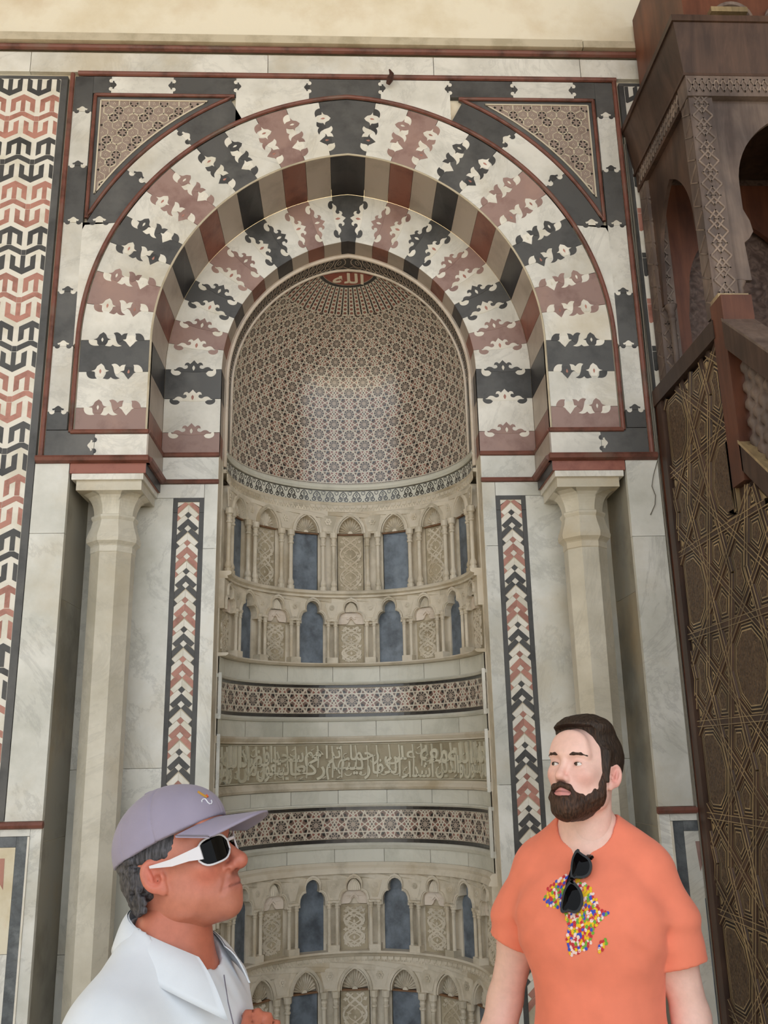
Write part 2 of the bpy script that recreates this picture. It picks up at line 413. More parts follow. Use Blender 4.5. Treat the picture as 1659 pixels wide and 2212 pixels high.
# red mouldings of the surround
prof8 = [(.0125*math.cos(2*PI*i/8), .0125*math.sin(2*PI*i/8)) for i in range(8)]
Yax, Zax = Vector((0, 1, 0)), Vector((0, 0, 1))
for sd in (-1, 1): vbar(MB(), 3.185, 5.56, sd*1.608, .014, -.002).build('outer_moulding', M['trim'], sur)
bar(MB(), -1.575, 1.62, 5.562, .015, -.004).build('outer_moulding', M['trim'], sur)
arch_path = [(sd_x, -.004, z) for sd_x, z in arch_loop(R_TRIM, 3.322, 60)]
def fr_path(path):
    P = [Vector(p) for p in path]
    def f(i):
        t = (P[min(i+1, len(P)-1)]-P[max(i-1, 0)]).normalized()
        return (Yax, t.cross(Yax).normalized())
    return f
MB().sweep(arch_path, prof8, frame=fr_path(arch_path)).build('arch_moulding', M['trim'], sur)
for sd in (-1, 1): bar(MB(), min(sd*1.464, sd*1.06), max(sd*1.464, sd*1.06), 3.326, .013, -.003).build('foot_moulding', M['trim'], sur)
# hook of iron on the top moulding
hk = MB().tube([pix(838, 182, -.03), pix(842, 172, -.05), pix(846, 160, -.05), pix(841, 150, -.045)], lambda i: [.012, .02, .014, .004][i], 8)
hk.tube([pix(842, 168, -.0), pix(843, 166, -.06)], .012, 6)
tag(hk.build('iron_hook', plain('rusty_iron', '#4a2f28', .6, .4, noise=.3)), 'small rusty iron hook fixed on the top red moulding', 'hook')
# ledge and imposts
for sd in (-1, 1):
    led = MB(); a, b = sorted((sd*1.628, sd*1.05))
    led.sweep([(a, 0, 3.17), (b, 0, 3.17)], [(-.028, .018), (-.034, .006), (-.028, -.010), (-.006, -.018), (.03, -.018), (.03, .018)], frame=lambda i: (Yax, Zax))
    led2 = MB(); led2.sweep([(sd*1.05, 0, 3.17), (sd*1.05, D1, 3.17)], [(0, .018), (-.016*sd, .010), (-.014*sd, -.008), (0, -.018), (.03*sd, -.018), (.03*sd, .018)], frame=lambda i: (Vector((1, 0, 0)), Zax))
    led.build('ledge', M['trim'], sur); led2.build('ledge_return', M['trim'], sur)
for sd in (-1, 1):
    a, b = sorted((sd*1.455, sd*1.066))
    MB().box(a, b, 0.002, .37, 3.099, 3.152).build('impost_block', M['trimred'], sur)
    MB().box(sorted((sd*1.064, sd*1.068))[0], sorted((sd*1.064, sd*1.068))[1], 0.004, .37, 3.099, 3.152).build('impost_side', M['sblack'], sur)
    a, b = sorted((sd*1.445, sd*1.078))
    MB().box(a, b, 0.006, .375, 3.066, 3.098).build('impost_slab', M['white'], sur)
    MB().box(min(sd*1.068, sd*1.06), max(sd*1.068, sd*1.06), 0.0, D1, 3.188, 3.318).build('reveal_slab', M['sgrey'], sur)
    vb = MB(); vbar(vb, 3.33, ZS, sd*1.067, .006, 0.0, 6)
    rb = MB().sweep([(sd*1.063, 0, 3.326), (sd*1.063, D1, 3.326)], prof8, frame=lambda i: (Vector((1, 0, 0)), Zax)); rb.build('reveal_moulding', M['trim'], sur)
# ================================================================ the two arch orders
SEG = [(-.521, -.39, 'R'), (-.39, -.184, 'W'), (-.184, 0, 'B'), (0, .167, 'W'), (.167, .321, 'R'), (.321, .465, 'W'), (.465, .605, 'B'),
       (.605, .75, 'W'), (.75, .9, 'R'), (.9, 1.05, 'W'), (1.05, 1.196, 'B'), (1.196, 1.35, 'W'), (1.35, 1.492, 'R'), (1.492, 1.642, 'W')]
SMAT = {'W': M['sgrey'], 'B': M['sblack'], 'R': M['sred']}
def px2(pts, x0, yl, w): return [((x-x0)/w, (yl-y)/w) for x, y in pts]
T_UP = [px2(p, 120, 260, 745) for p in (
    [(350, 167), (378, 192), (388, 215), (402, 238), (435, 250), (408, 262), (392, 275), (385, 300), (378, 318), (318, 318), (308, 300), (300, 275), (288, 262), (252, 252), (287, 238), (302, 215), (312, 195)],
    [(458, 178), (490, 169), (520, 180), (545, 206), (568, 186), (606, 180), (597, 208), (592, 246), (560, 256), (545, 275), (520, 290), (496, 275), (486, 240), (478, 208)],
    [(688, 183), (735, 184), (768, 208), (786, 242), (788, 266), (712, 266), (697, 240), (696, 208)])]
T_DN = [px2(p, 120, 260, 745) for p in (
    [(200, 256), (284, 256), (290, 280), (294, 312), (312, 338), (262, 340), (224, 324), (204, 292)],
    [(402, 240), (484, 240), (492, 268), (512, 312), (552, 336), (515, 346), (480, 339), (457, 321), (430, 346), (376, 337), (394, 308), (404, 275)],
    [(556, 254), (592, 248), (600, 215), (640, 205), (684, 215), (694, 248), (722, 264), (694, 280), (680, 300), (640, 348), (606, 302), (592, 280)])]
T_DROP = [px2(p, 120, 260, 745) for p in ([(345, 230), (356, 250), (352, 272), (345, 285), (338, 272), (334, 250)], [(642, 235), (652, 262), (648, 276), (640, 282), (632, 276), (630, 262)])]
T_UP, T_DN, T_DROP = ([spline(q, 3) for q in L_] for L_ in (T_UP, T_DN, T_DROP))
def sym(half): return half + [(-x, y) for x, y in half[::-1] if x > 1e-9]
C_UP = [[(x/595, -y/595) for x, y in sym([(0, -105), (22, -80), (40, -62), (62, -78), (88, -70), (98, -45), (72, -48), (62, -30), (70, -12), (98, -5), (128, -22), (165, -22), (203, 12), (165, 8), (140, 24), (100, 24), (0, 30)])]]
C_DN = []
_h = [(236, -2), (240, 30), (220, 55), (185, 66), (150, 58), (132, 36), (160, 16), (203, 14), (212, -2)]
for s_ in (1, -1): C_DN.append([(s_*x/595, -y/595) for x, y in _h])
_h2 = [(62, -28), (74, -46), (98, -44), (92, -22), (72, -13)]
C_DROP = [[(x/595, -y/595) for x, y in [(0, -45), (14, -22), (9, 2), (0, 14), (-9, 2), (-14, -22)]]]
def order(arch, Y, Rb, ro, ri, up, dn, drops, center, nm):
    wdt = ro-ri
    for sd in (-1, 1):
        prev = None; prevc = None
        for s0, s1, c in SEG:
            n = 8
            lp = [ringP(sd, s0+g+(s1-s0-2*g)*t/n, ro, Rb) for t in range(n+1)] + [ringP(sd, s1-g-(s1-s0-2*g)*t/n, ri, Rb) for t in range(n+1)]
            p = MB().plate(lp, flat(Y), -.03, 0).build('voussoir', CM[c], arch)
            if prevc: joint(p, sd, s0, Y, Rb, ro, ri, prevc, c, up, dn, drops, center)
            prevc = c
        s0 = SEG[-1][1]
        # ornament of the keystone joint is added with the keystone below
    n = 10; s0 = SEG[-1][1]+g; lp = []
    for sd, r, seq in ((-1, ro, 1), (1, ro, -1), (1, ri, 1), (-1, ri, -1)):
        a0, a1 = s0/Rb, arc_top(r); q = [polar(sd, a0+(a1-a0)*t/n, r) for t in range(n+1)]
        lp += q if seq == 1 else q[::-1]
    k = MB().plate(lp, flat(Y), -.03, 0).build('keystone', CM['B'], arch)
    for sd in (-1, 1): joint(k, sd, s0, Y, Rb, ro, ri, 'W', 'B', up, dn, drops, center)
def joint(p, sd, sj, Y, Rb, ro, ri, lo, hi, up, dn, drops, center):
    wdt = ro-ri
    def mp(t, h, w):
        r = (ro+ri)/2 - t*wdt if center else ro - t*wdt
        x, z = ringP(sd, sj + h*wdt*(Rb/r if sj >= 0 else 1), r, Rb)
        return (x, Y-w, z)
    for L, c, hh in ((up, lo, .0018), (dn, hi, .0011)):
        for q in L: MB().plate(q, mp, -.002, hh).build('inlay', CI[c], p)
    for q in drops: MB().plate(q, mp, .0005, .0026).build('inlay', M['wpiece'] if lo != 'W' else M['rpiece'], p)
C_UP, C_DN, C_DROP = ([spline(q, 3) for q in L_] for L_ in (C_UP, C_DN, C_DROP))
ar = empty('outer_arch', 'outer arch ring of alternating black, white and mauve marble with tulip interlocks', 'arch', (0, 0, 3.33))
order(ar, 0.0, R_IN, R_OUT, R_IN, T_UP, T_DN, T_DROP, False, 'outer')
ai = empty('inner_arch', 'recessed inner arch ring with palmette crown interlocks in black, white and mauve', 'arch', (0, D1, 3.33))
order(ai, D1, R_IN, R_IN-.002, R_IN2, C_UP, C_DN, C_DROP, True, 'inner')
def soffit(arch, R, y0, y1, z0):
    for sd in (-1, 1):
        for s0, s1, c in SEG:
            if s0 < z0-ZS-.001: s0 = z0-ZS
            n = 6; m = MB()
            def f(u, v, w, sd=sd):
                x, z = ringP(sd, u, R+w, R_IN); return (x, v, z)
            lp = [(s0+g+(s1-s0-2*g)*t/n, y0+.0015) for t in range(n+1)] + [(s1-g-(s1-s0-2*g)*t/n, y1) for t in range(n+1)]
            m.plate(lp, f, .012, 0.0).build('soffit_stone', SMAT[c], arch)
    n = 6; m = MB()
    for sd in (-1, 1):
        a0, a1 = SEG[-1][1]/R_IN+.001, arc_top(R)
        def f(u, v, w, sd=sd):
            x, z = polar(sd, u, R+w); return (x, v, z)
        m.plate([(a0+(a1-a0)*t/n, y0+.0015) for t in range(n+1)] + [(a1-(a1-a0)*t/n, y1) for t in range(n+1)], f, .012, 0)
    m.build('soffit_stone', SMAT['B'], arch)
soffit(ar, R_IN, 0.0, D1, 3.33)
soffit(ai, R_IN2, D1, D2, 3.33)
rim_ = arch_loop(R_IN2+.03, 3.335, 40); rim2_ = arch_loop(R_IN2-.022, 3.335, 40)
MB().plate(rim_+rim2_[::-1], flat(D2+.002), -.01, 0).build('back_ring', M['rimwhite'], ai)
# thin bead on the front edge of the outer soffit
bp = [(x, .0, z) for x, z in arch_loop(R_IN+.004, 3.335, 60)]
MB().sweep(bp, [(.006*math.cos(PI*i/3), .006*math.sin(PI*i/3)) for i in range(6)], frame=fr_path(bp)).build('edge_bead', M['beige'], ar)
# ================================================================ spandrel mosaics
def spandrel(sd):
    o = empty('spandrel_panel', 'triangular star mosaic panel in a red moulding, %s of the arch' % ('upper left' if sd < 0 else 'upper right'), 'mosaic panel', (sd*1.2, 0, 5.1), 'spandrel mosaics')
    XI_, ZT = 1.468, 5.415
    a0 = math.acos((XI_+E0)/R_SP); a1 = math.asin((ZT-ZS)/R_SP)
    arc = [polar(sd, a0+(a1-a0)*t/24, R_SP) for t in range(25)]
    lp = [(sd*XI_, ZT)] + arc
    MB().plate(lp, flat(.004), -.02, 0).build('border', M['black'], o)
    path = [(x, -.004, z) for x, z in lp + [lp[0]]]
    MB().sweep(path, [(q[0]*.85, q[1]*.85) for q in prof8], frame=fr_path(path)).build('moulding', M['trim'], o)
    X2, Z2, R2 = 1.435, 5.382, R_SP+.045
    a0 = math.acos((X2+E0)/R2); a1 = math.asin((Z2-ZS)/R2)
    inner = [(sd*X2, Z2)] + [polar(sd, a0+(a1-a0)*t/24, R2) for t in range(25)]
    MB().plate(inner, flat(.003), -.001, 0).build('field', M['gback2'], o)
    m = MB(); path = [(x, .002, z) for x, z in inner + [inner[0]]]
    m.sweep(path, [(-.004, -.004), (.0, -.004), (.0, .004), (-.004, .004)], frame=fr_path(path)); m.build('fillet', M['strap2'], o)
    def inside(x, z, mrg=0.0):
        return abs(x) < X2-mrg and z < Z2-mrg and math.hypot(abs(x)+E0, z-ZS) > R2+mrg
    st = MB(); dk = MB(); a = .0575; W_ = .0032
    for i in range(-4, 26):
        for j in range(-4, 26):
            cx, cz = X2-.02-(i+(j % 2)*.5)*a, Z2-.02-j*a*.866
            if not inside(cx, cz, -.03): continue
            # overlapping hexagon rings
            for k in range(6):
                A_, B_ = PI/6+k*PI/3, PI/6+(k+1)*PI/3
                for rr in (.62*a,):
                    p = Vector((cx+rr*math.cos(A_), cz+rr*math.sin(A_))); q = Vector((cx+rr*math.cos(B_), cz+rr*math.sin(B_)))
                    if (i+j*2) % 3 == 0: continue
                    if inside(p.x, p.y, .001) and inside(q.x, q.y, .001): ribbon(st, [p, q], W_, lambda u, v, w: (sd*u, .0025-w, v), 0, .0016)
            if (i+j*2+(j//2)) % 3 == 0:
                for k in range(6):
                    t = k*PI/3
                    q = [(cx+.012*math.cos(t), cz+.012*math.sin(t)), (cx+.024*math.cos(t-.35), cz+.024*math.sin(t-.35)), (cx+.030*math.cos(t), cz+.030*math.sin(t)), (cx+.024*math.cos(t+.35), cz+.024*math.sin(t+.35))]
                    if all(inside(*p) for p in q): dk.plate(q, lambda u, v, w: (sd*u, .0025-w, v), 0, .001)
            else:
                for k in range(3):
                    t = PI/2+k*2*PI/3
                    q = [(cx+.003*math.cos(t), cz+.003*math.sin(t)), (cx+.009*math.cos(t-.5), cz+.009*math.sin(t-.5)), (cx+.009*math.cos(t+.5), cz+.009*math.sin(t+.5))]
                    if all(inside(*p) for p in q): st.plate(q, lambda u, v, w: (sd*u, .0025-w, v), 0, .001)
    tag(st.build('strapwork', M['strap2'], o), None, None, None, 'stuff')
    tag(dk.build('star_tesserae', M['mblack'], o), None, None, None, 'stuff')
M['gback2'] = stone('spandrel_ground', '#9d8b80', '#8d7a6f', rough=0.5, scale=9, var=0)
M['strap2'] = plain('strap_pale', '#d6cab4', rough=0.4, spec=0.4)
def ribbon(mb, pts, wd, mp, d0, d1, ext=.35):
    for p, q in zip(pts, pts[1:]):
        d = Vector(q)-Vector(p)
        if d.length < 1e-6: continue
        n = Vector((-d.y, d.x)).normalized()*(wd/2); e = d.normalized()*(wd*ext)
        b = len(mb.v)
        P, Q = Vector(p)-e, Vector(q)+e
        for c in (P-n, Q-n, Q+n, P+n): mb.v.append(tuple(mp(c.x, c.y, d1)))
        for c in (P-n*1.25, Q-n*1.25, Q+n*1.25, P+n*1.25): mb.v.append(tuple(mp(c.x, c.y, d0)))
        mb.f += [(b, b+1, b+2, b+3), (b, b+4, b+5, b+1), (b+2, b+6, b+7, b+3)]
spandrel(-1); spandrel(1)
# ================================================================ marble pilasters and column recesses
ZL = 3.152
for sd in (-1, 1):
    side = 'left' if sd < 0 else 'right'
    o = empty('marble_pilaster', 'veined white marble pilaster beside the %s' % ('arrow mosaic panel' if sd < 0 else 'wooden pulpit'), 'pilaster', (sd*1.55, 0, 1.39), 'marble pilasters')
    a, b = sorted((sd*1.632, sd*1.459))
    zs_ = [1.395, 2.78, ZL] if sd < 0 else [1.395, 2.735, ZL]
    for z0, z1 in zip(zs_, zs_[1:]): MB().box(a, b, 0, .03, z0+g, z1-g).build('slab', M['panel'], o)
    # side cheek of the recess
    a, b = sorted((sd*1.459, sd*1.472))
    r = empty('recess_cheek', 'grey marble cheek of the column recess on the %s' % side, 'cheek', (sd*1.465, .2, FLOOR), 'recess cheeks')
    for z0, z1 in ((FLOOR, 1.3), (1.3, 2.45), (2.45, ZL)): MB().box(a, b, 0.0305, D1, z0+g, z1-g).build('slab', M['recess'], r)
    # rail
    a, b = sorted((sd*1.645, sd*1.452))
    if sd < 0: a = -2.9
    tag(bar(MB(), a, b, 1.378, .017, -.006).build('trim_%d' % (3 if sd < 0 else 4), M['trim']), 'red rail over the dado on the %s' % side, None, None, 'structure')
# back panels of the recess
STR0, STR1 = .82, .99
for sd in (-1, 1):
    side = 'left' if sd < 0 else 'right'
    o = empty('jamb_panel', 'pale marble jamb panel around the %s chevron strip' % side, 'marble panel', (sd*1.1, D1, FLOOR), 'marble jamb panels')
    def bx(x0, x1, z0, z1, m='panel', o=o, sd=sd):
        a, b = sorted((sd*x0, sd*x1)); MB().box(a+g, b-g, D1, D1+.025, z0+g, z1-g).build('slab', M[m], o)
    bx(1.459, STR1, 1.62, 3.071); bx(1.459, STR1, .75, 1.62); bx(1.459, STR1, FLOOR, .75)
    bx(1.459, STR0, 3.071, 3.152)
    bx(STR0, .745, 2.78, 3.152); bx(STR0, .745, 1.5, 2.78); bx(STR0, .745, FLOOR, 1.5)
    bx(STR1, STR0, FLOOR, .30)
    bx(1.06, .745, 3.18, 3.312)
    for z in (3.325, 3.166): bar(MB(), *sorted((sd*1.075, sd*.742)), z, .014, D1-.004).build('moulding', M['trim'], o)
    # jamb edge of the niche
    a, b = sorted((sd*.745, sd*.757))
    MB().box(a, b, D1+.0015, D2, FLOOR, 3.33).build('jamb_edge', M['carved'], o)
# ================================================================ columns
def octa(r): return r/math.cos(PI/8)
for sd in (-1, 1):
    side = 'left' if sd < 0 else 'right'
    cx, cy = sd*1.256, .19
    o = empty('octagonal_column', 'pale marble octagonal column with bulbous capital on the %s of the niche' % side, 'column', (cx, cy, FLOOR), 'columns flanking the niche')
    A0 = PI/8
    MB().lathe([(octa(.098), .30), (octa(.105), 2.70)], 8, (cx, cy), A0).build('shaft', M['colm'], o)
    MB().lathe([(octa(.17), FLOOR), (octa(.17), .12), (octa(.13), .16), (octa(.145), .2), (octa(.12), .25), (octa(.12), .3)], 8, (cx, cy), A0).build('base', M['colm'], o)
    MB().lathe([(octa(.100), 2.695), (octa(.108), 2.705), (octa(.108), 2.735), (octa(.112), 2.742), (octa(.128), 2.758), (octa(.131), 2.778), (octa(.126), 2.80), (octa(.112), 2.84), (octa(.105), 2.875), (octa(.108), 2.88), (octa(.113), 2.89), (octa(.113), 2.90), (octa(.104), 2.905)], 8, (cx, cy), A0).build('bulb', M['colm'], o, False)
    # concave bell from octagon to square abacus
    def bell(u, v):
        k = u*8; i = int(k) % 8; f = k-int(k)
        def oc(j, r): a = A0+2*PI*j/8; return Vector((math.cos(a), math.sin(a)))*octa(r)
        def sq(j, r):
            a = A0+2*PI*(j % 8)/8; c, s = math.cos(a), math.sin(a); m = max(abs(c), abs(s)); return Vector((c/m*r, s/m*r))
        p = oc(i, .1)*(1-f)+oc(i+1, .1)*f
        e = 1-math.sqrt(max(0, 1-v*v)) if v < 1 else 1
        S0, S1 = sq(i, .166), sq(i+1, .166)
        # corner facets keep the chamfer of the octagon low down and square up at the top
        q = S0*(1-f)+S1*f
        if (i % 2) == 1:
            cnr = Vector((math.copysign(.166, q.x), math.copysign(.166, q.y))); q = q+(cnr-q)*(1-abs(2*f-1))
        q = p+(q-p)*e
        return (cx+q.x, cy+q.y, 2.90+(3.015-2.90)*v)
    MB().grid(bell, 32, 8).build('bell', M['colm'], o)
    MB().box(cx-.167, cx+.167, cy-.167, cy+.167, 3.013, 3.066).build('abacus', M['colm'], o)
# ================================================================ chevron strips
HW, UNIT = .0597, .1593; k_ = HW/152
CH = {'A': [[(0, 0), (150, 140), (103, 187), (0, 97)]], 'B': [[(0, 193), (48, 145), (152, 238), (152, 335)]],
      'C': [[(0, 193), (152, 335), (104, 382), (48, 338), (0, 290)]], 'D': [[(0, 386), (48, 338), (152, 434), (152, 536)]],
      't': [[(152, 140), (105, 188), (152, 236)]], 'w': [[(152, 337), (107, 383), (152, 430)]]}
def shrink(lp, d):
    n = len(lp); cx = sum(p[0] for p in lp)/n; cy = sum(p[1] for p in lp)/n; o = []
    for x, y in lp:
        L = math.hypot(x-cx, y-cy); f = max(0, (L-d)/L); o.append((cx+(x-cx)*f, cy+(y-cy)*f))
    return o
for sd in (-1, 1):
    o = empty('chevron_strip', 'black-bordered chevron inlay strip %s' % ('left of the niche above the grey cap' if sd < 0 else 'right of the niche behind the bearded man'), 'inlay strip', (sd*.905, D1, .30), 'chevron strips')
    zt, zb = 3.071, .30
    Yf = D1
    for (x0, x1, z0, z1) in ((-.085, -HW-.0005, zb, 2.985), (HW+.0005, .085, zb, 2.985), (-.085, -HW-.0005, 2.987, zt), (HW+.0005, .085, 2.987, zt), (-HW, HW, 3.048, zt), (-HW, HW, zb, zb+.024)):
        MB().box(sd*.905+x0, sd*.905+x1, Yf-.001, Yf+.025, z0, z1).build('border', M['bpiece'], o)
    MB().box(sd*.905-HW, sd*.905+HW, Yf+.0025, Yf+.025, zb, zt).build('bed', M['beige'], o)
    proto = {}
    def piece(key, lp, col, z, o=o, sd=sd, Yf=Yf):
        kk = (key, col)
        if kk not in proto:
            lp2 = shrink([(x*k_, -y*k_) for x, y in lp], .0006)
            m = MB().plate(lp2, lambda u, v, w: (u, -w, v), -.003, 0)
            me = bpy.data.meshes.new('tessera'); me.from_pydata(m.v, [], m.f); me.materials.append(col); proto[kk] = me
        ob = bpy.data.objects.new('tessera', proto[kk]); link(ob, o); ob.location = (0, 0, z-.30)
    z = 3.029; n = 0
    def clipz(lp, z, top): return [(x, max(y, -(top-z)/k_)) for x, y in lp]
    i = -1
    zz = z + UNIT
    while zz > zb+.26:
        ca, cb = (M['bpiece'], M['rpiece']) if i % 2 else (M['rpiece'], M['bpiece'])   # this unit's own colour, the other
        cur, oth = (M['rpiece'], M['bpiece']) if i % 2 else (M['bpiece'], M['rpiece'])
        for key, L in CH.items():
            for q in L:
                col = {'A': M['wpiece'], 'B': M['wpiece'], 'C': cur, 'D': cur, 't': oth, 'w': M['wpiece']}[key]
                for mir in (1, -1):
                    lp = [(mir*x, y) for x, y in q]
                    if i == -1:
                        if key in 'ABtC': continue
                        lp = clipz(lp, zz, 3.047)
                        if max(y for x, y in lp)-min(y for x, y in lp) < 12 or key == 'w': continue
                    piece(key+str(mir)+('t' if i == -1 else ''), lp, col, zz)
        if i >= 0:
            piece('d', [(0, 97), (48, 145), (0, 193), (-48, 145)], cur, zz)
            piece('e', [(0, 290), (48, 338), (0, 386), (-48, 338)], M['wpiece'], zz)
        zz -= UNIT; i += 1
    for mir in (1, -1): piece('c%d' % mir, [(mir*152, 4), (mir*60, 4), (mir*152, 92)], M['wpiece'], 3.047)
# ================================================================ arrow mosaic panels
PT = .1665; ka = PT/430; kz = .2898/635
UPA = [(0, 0), (178, 82), (178, 275), (107, 240), (107, 122), (33, 88), (33, 258), (-33, 258), (-33, 88), (-107, 122), (-107, 240), (-178, 275), (-178, 82)]
ZIG = [(-33, 262), (33, 262), (182, 329), (182, 402), (107, 366), (0, 318), (-107, 366), (-182, 402), (-182, 329)]
DNA = [(215-x, 664-y) for x, y in UPA]
CON = [(184, 330), (246, 330), (246, 402), (184, 402)]
def arrows(name, label, x_right, ncol, zt, zb, sd=1):
    """x_right = edge next to the niche; columns run away from it"""
    xc0 = x_right-.0765
    o = empty(name, label, 'mosaic panel', (x_right, 0, zb), 'arrow mosaics')
    xl = xc0-(ncol-1)*PT-PT/2-.012
    MB().box(xl-.03, x_right, 0, .03, zt-.021, zt).build('border', M['black'], o)
    MB().box(x_right-.038, x_right, 0, .03, zb, zt-.022).build('border', M['black'], o)
    MB().box(xl-.03, xl, 0, .03, zb, zt-.022).build('border', M['black'], o)
    MB().box(xl+.0005, x_right-.0385, 0.0004, .03, zb, zt-.0225).build('ground', M['wpiece'], o)
    proto = {}
    X0, X1 = xl+.002, x_right-.040
    row = 0; za = 5.416+.2898
    while za > zb:
        col = M['rpiece'] if row % 2 else M['bpiece']
        for c in range(-1, ncol+1):
            xc = xc0-c*PT
            for nm, lp in (('u', UPA), ('z', ZIG), ('d', DNA), ('c', CON)):
                if nm == 'c' and False: continue
                q = [(xc+x*ka, za-y*kz) for x, y in shrink(lp, 1.2)]
                if all(p[0] > X1 for p in q) or all(p[0] < X0 for p in q): continue
                if all(p[1] > zt-.024 for p in q) or all(p[1] < zb for p in q): continue
                full = all(X0 <= p[0] <= X1 and zb <= p[1] <= zt-.024 for p in q)
                if full:
                    kk = (nm, row % 2)
                    if kk not in proto:
                        m = MB().plate([(x*ka, -y*kz) for x, y in shrink(lp, 1.2)], lambda u, v, w: (u, -w, v), -.002, .0008)
                        me = bpy.data.meshes.new('tessera'); me.from_pydata(m.v, [], m.f); me.materials.append(col); proto[kk] = me
                    ob = bpy.data.objects.new('tessera', proto[kk]); link(ob, o); ob.location = (xc-x_right, 0, za-zb)
                else:
                    q = clip_rect(q, X0, X1, zb+.001, zt-.0235)
                    if len(q) > 2: MB().plate(q, flat(0), -.002, .0008).build('tessera', col, o)
        row += 1; za -= .2898
def clip_rect(q, x0, x1, z0, z1):
    def cl(q, f, t):
        o = []
        for i in range(len(q)):
            a, b = q[i], q[(i+1) % len(q)]; fa, fb = f(a), f(b)
            if fa >= 0: o.append(a)
            if (fa >= 0) != (fb >= 0):
                s = fa/(fa-fb); o.append((a[0]+(b[0]-a[0])*s, a[1]+(b[1]-a[1])*s))
        return o
    for f in (lambda p: p[0]-x0, lambda p: x1-p[0], lambda p: p[1]-z0, lambda p: z1-p[1]):
        q = cl(q, f, 0)
        if not q: return []
    return q
arrows('arrow_mosaic_panel', 'tall panel of interlocking red and black arrow inlay at the left edge', -1.636, 3, 5.545, 1.40)
arrows('arrow_mosaic_panel', 'sliver of arrow inlay panel between the niche and the wooden canopy', 2.171, 3, 5.545, 3.3)
tag(MB().box(-4.0, -2.185, 0, .03, 1.395, 5.57).build('wall_facing', M['panel']), 'plain veined marble facing left of the arrow mosaic', None, None, 'structure')
# ================================================================ dado
for sd in (-1, 1):
    side = 'left' if sd < 0 else 'right'
    o = empty('dado_panel', ('dado with orange-stained marble in a grey veined frame, below the left rail' if sd < 0 else 'dado in a dark grey veined frame behind the orange shirt'), 'dado', (sd*1.55, 0, FLOOR), 'dado panels')
    def bx(nm, x0, x1, z0, z1, m, y=0, o=o, sd=sd):
        a, b = sorted((sd*x0, sd*x1)); return MB().box(a, b, y, .03, z0, z1).build(nm, M[m], o)
    XE = 2.4 if sd < 0 else 2.0
    bx('stile', 1.459, 1.510, FLOOR, 1.362, 'panel'); bx('rail', 1.5115, XE, 1.33, 1.362, 'panel')
    bx('fillet', 1.5105, 1.5195, FLOOR, 1.328, 'wpiece', -.006)
    bx('frame', 1.52, 1.571, FLOOR, 1.328, 'greyv'); bx('frame', 1.572, XE, 1.283, 1.328, 'greyv')
    if sd < 0:
        bx('field', 1.572, XE, .83, 1.2815, 'orange'); bx('field', 1.572, XE, FLOOR, .828, 'panel')
        MB().plate([(-1.617, 1.235), (-1.70, 1.235), (-1.70, 1.17), (-1.66, 1.17), (-1.613, 1.10)][::-1], flat(0), -.002, .0012).build('inlay', M['rpiece'], o)
    else:
        bx('field', 1.572, XE, FLOOR, 1.2815, 'panel')
        MB().plate([(1.622, 1.235), (1.72, 1.235), (1.70, 1.17), (1.66, 1.17), (1.632, 1.10)], flat(0), -.002, .0012).build('inlay', M['red'], o)
        q = [(1.64, .98), (1.66, 1.0), (1.70, 1.02), (1.74, 1.02), (1.74, FLOOR), (1.64, FLOOR)]
        MB().plate(q, flat(0), -.002, .0012).build('inlay', M['blue'], o)
# ================================================================ the niche: curved wall, bands, blind arcades, semi-dome
RN = .735
def cyl(u, v, w, R=None):
    """u = arc length from the axis, v = height, w = how far the surface stands out from the wall"""
    a = u/RN; r = RN-w
    return (r*math.sin(a), D2+r*math.cos(a), v)
HALF = RN*PI/2
def ring(mb, prof, n=56, a0=-PI/2, a1=PI/2):
    """profile [(standing-out, z)] swept round the niche"""
    b0_ = len(mb.v); k_n = len(prof)
    mb.grid(lambda s, t: cyl(RN*(a0+(a1-a0)*s), *_pl(prof, t)), n, len(prof)-1)
    if k_n > 4:      # close the two ends
        mb.f.append(tuple(b0_+i for i in range(k_n))); mb.f.append(tuple(b0_+n*k_n+i for i in range(k_n))[::-1])
    return mb
def _pl(prof, t):
    k = t*(len(prof)-1); i = min(int(k+1e-9), len(prof)-2); f = k-i
    return (prof[i][1]+(prof[i+1][1]-prof[i][1])*f, prof[i][0]+(prof[i+1][0]-prof[i][0])*f)
def half_round(z0, z1, d, n=6, base=0.0):
    return [(base, z1)] + [(base+d*math.sin(PI*i/n), z1-(z1-z0)*i/n) for i in range(1, n)] + [(base, z0)]
nw = empty('niche_wall', 'curved beige stone back of the prayer niche', 'niche', (0, D2, FLOOR))
m = MB()
ring(m, [(-.032, 3.42), (-.032, FLOOR)])
m.build('shell', M['carved'], nw, True)
for sd in (-1, 1): MB().box(*sorted((sd*.738, sd*.79)), D2+.001, D2+.012, FLOOR, 3.40).build('jamb_return', M['carved'], nw)
MB().grid(lambda s, t: (lambda a, k: ((RN+.03)*k*math.sin(a), D2+(RN+.03)*k*math.cos(a), FLOOR+.004))(-PI/2+PI*s, t), 30, 2).build('sill', M['pier'], nw)
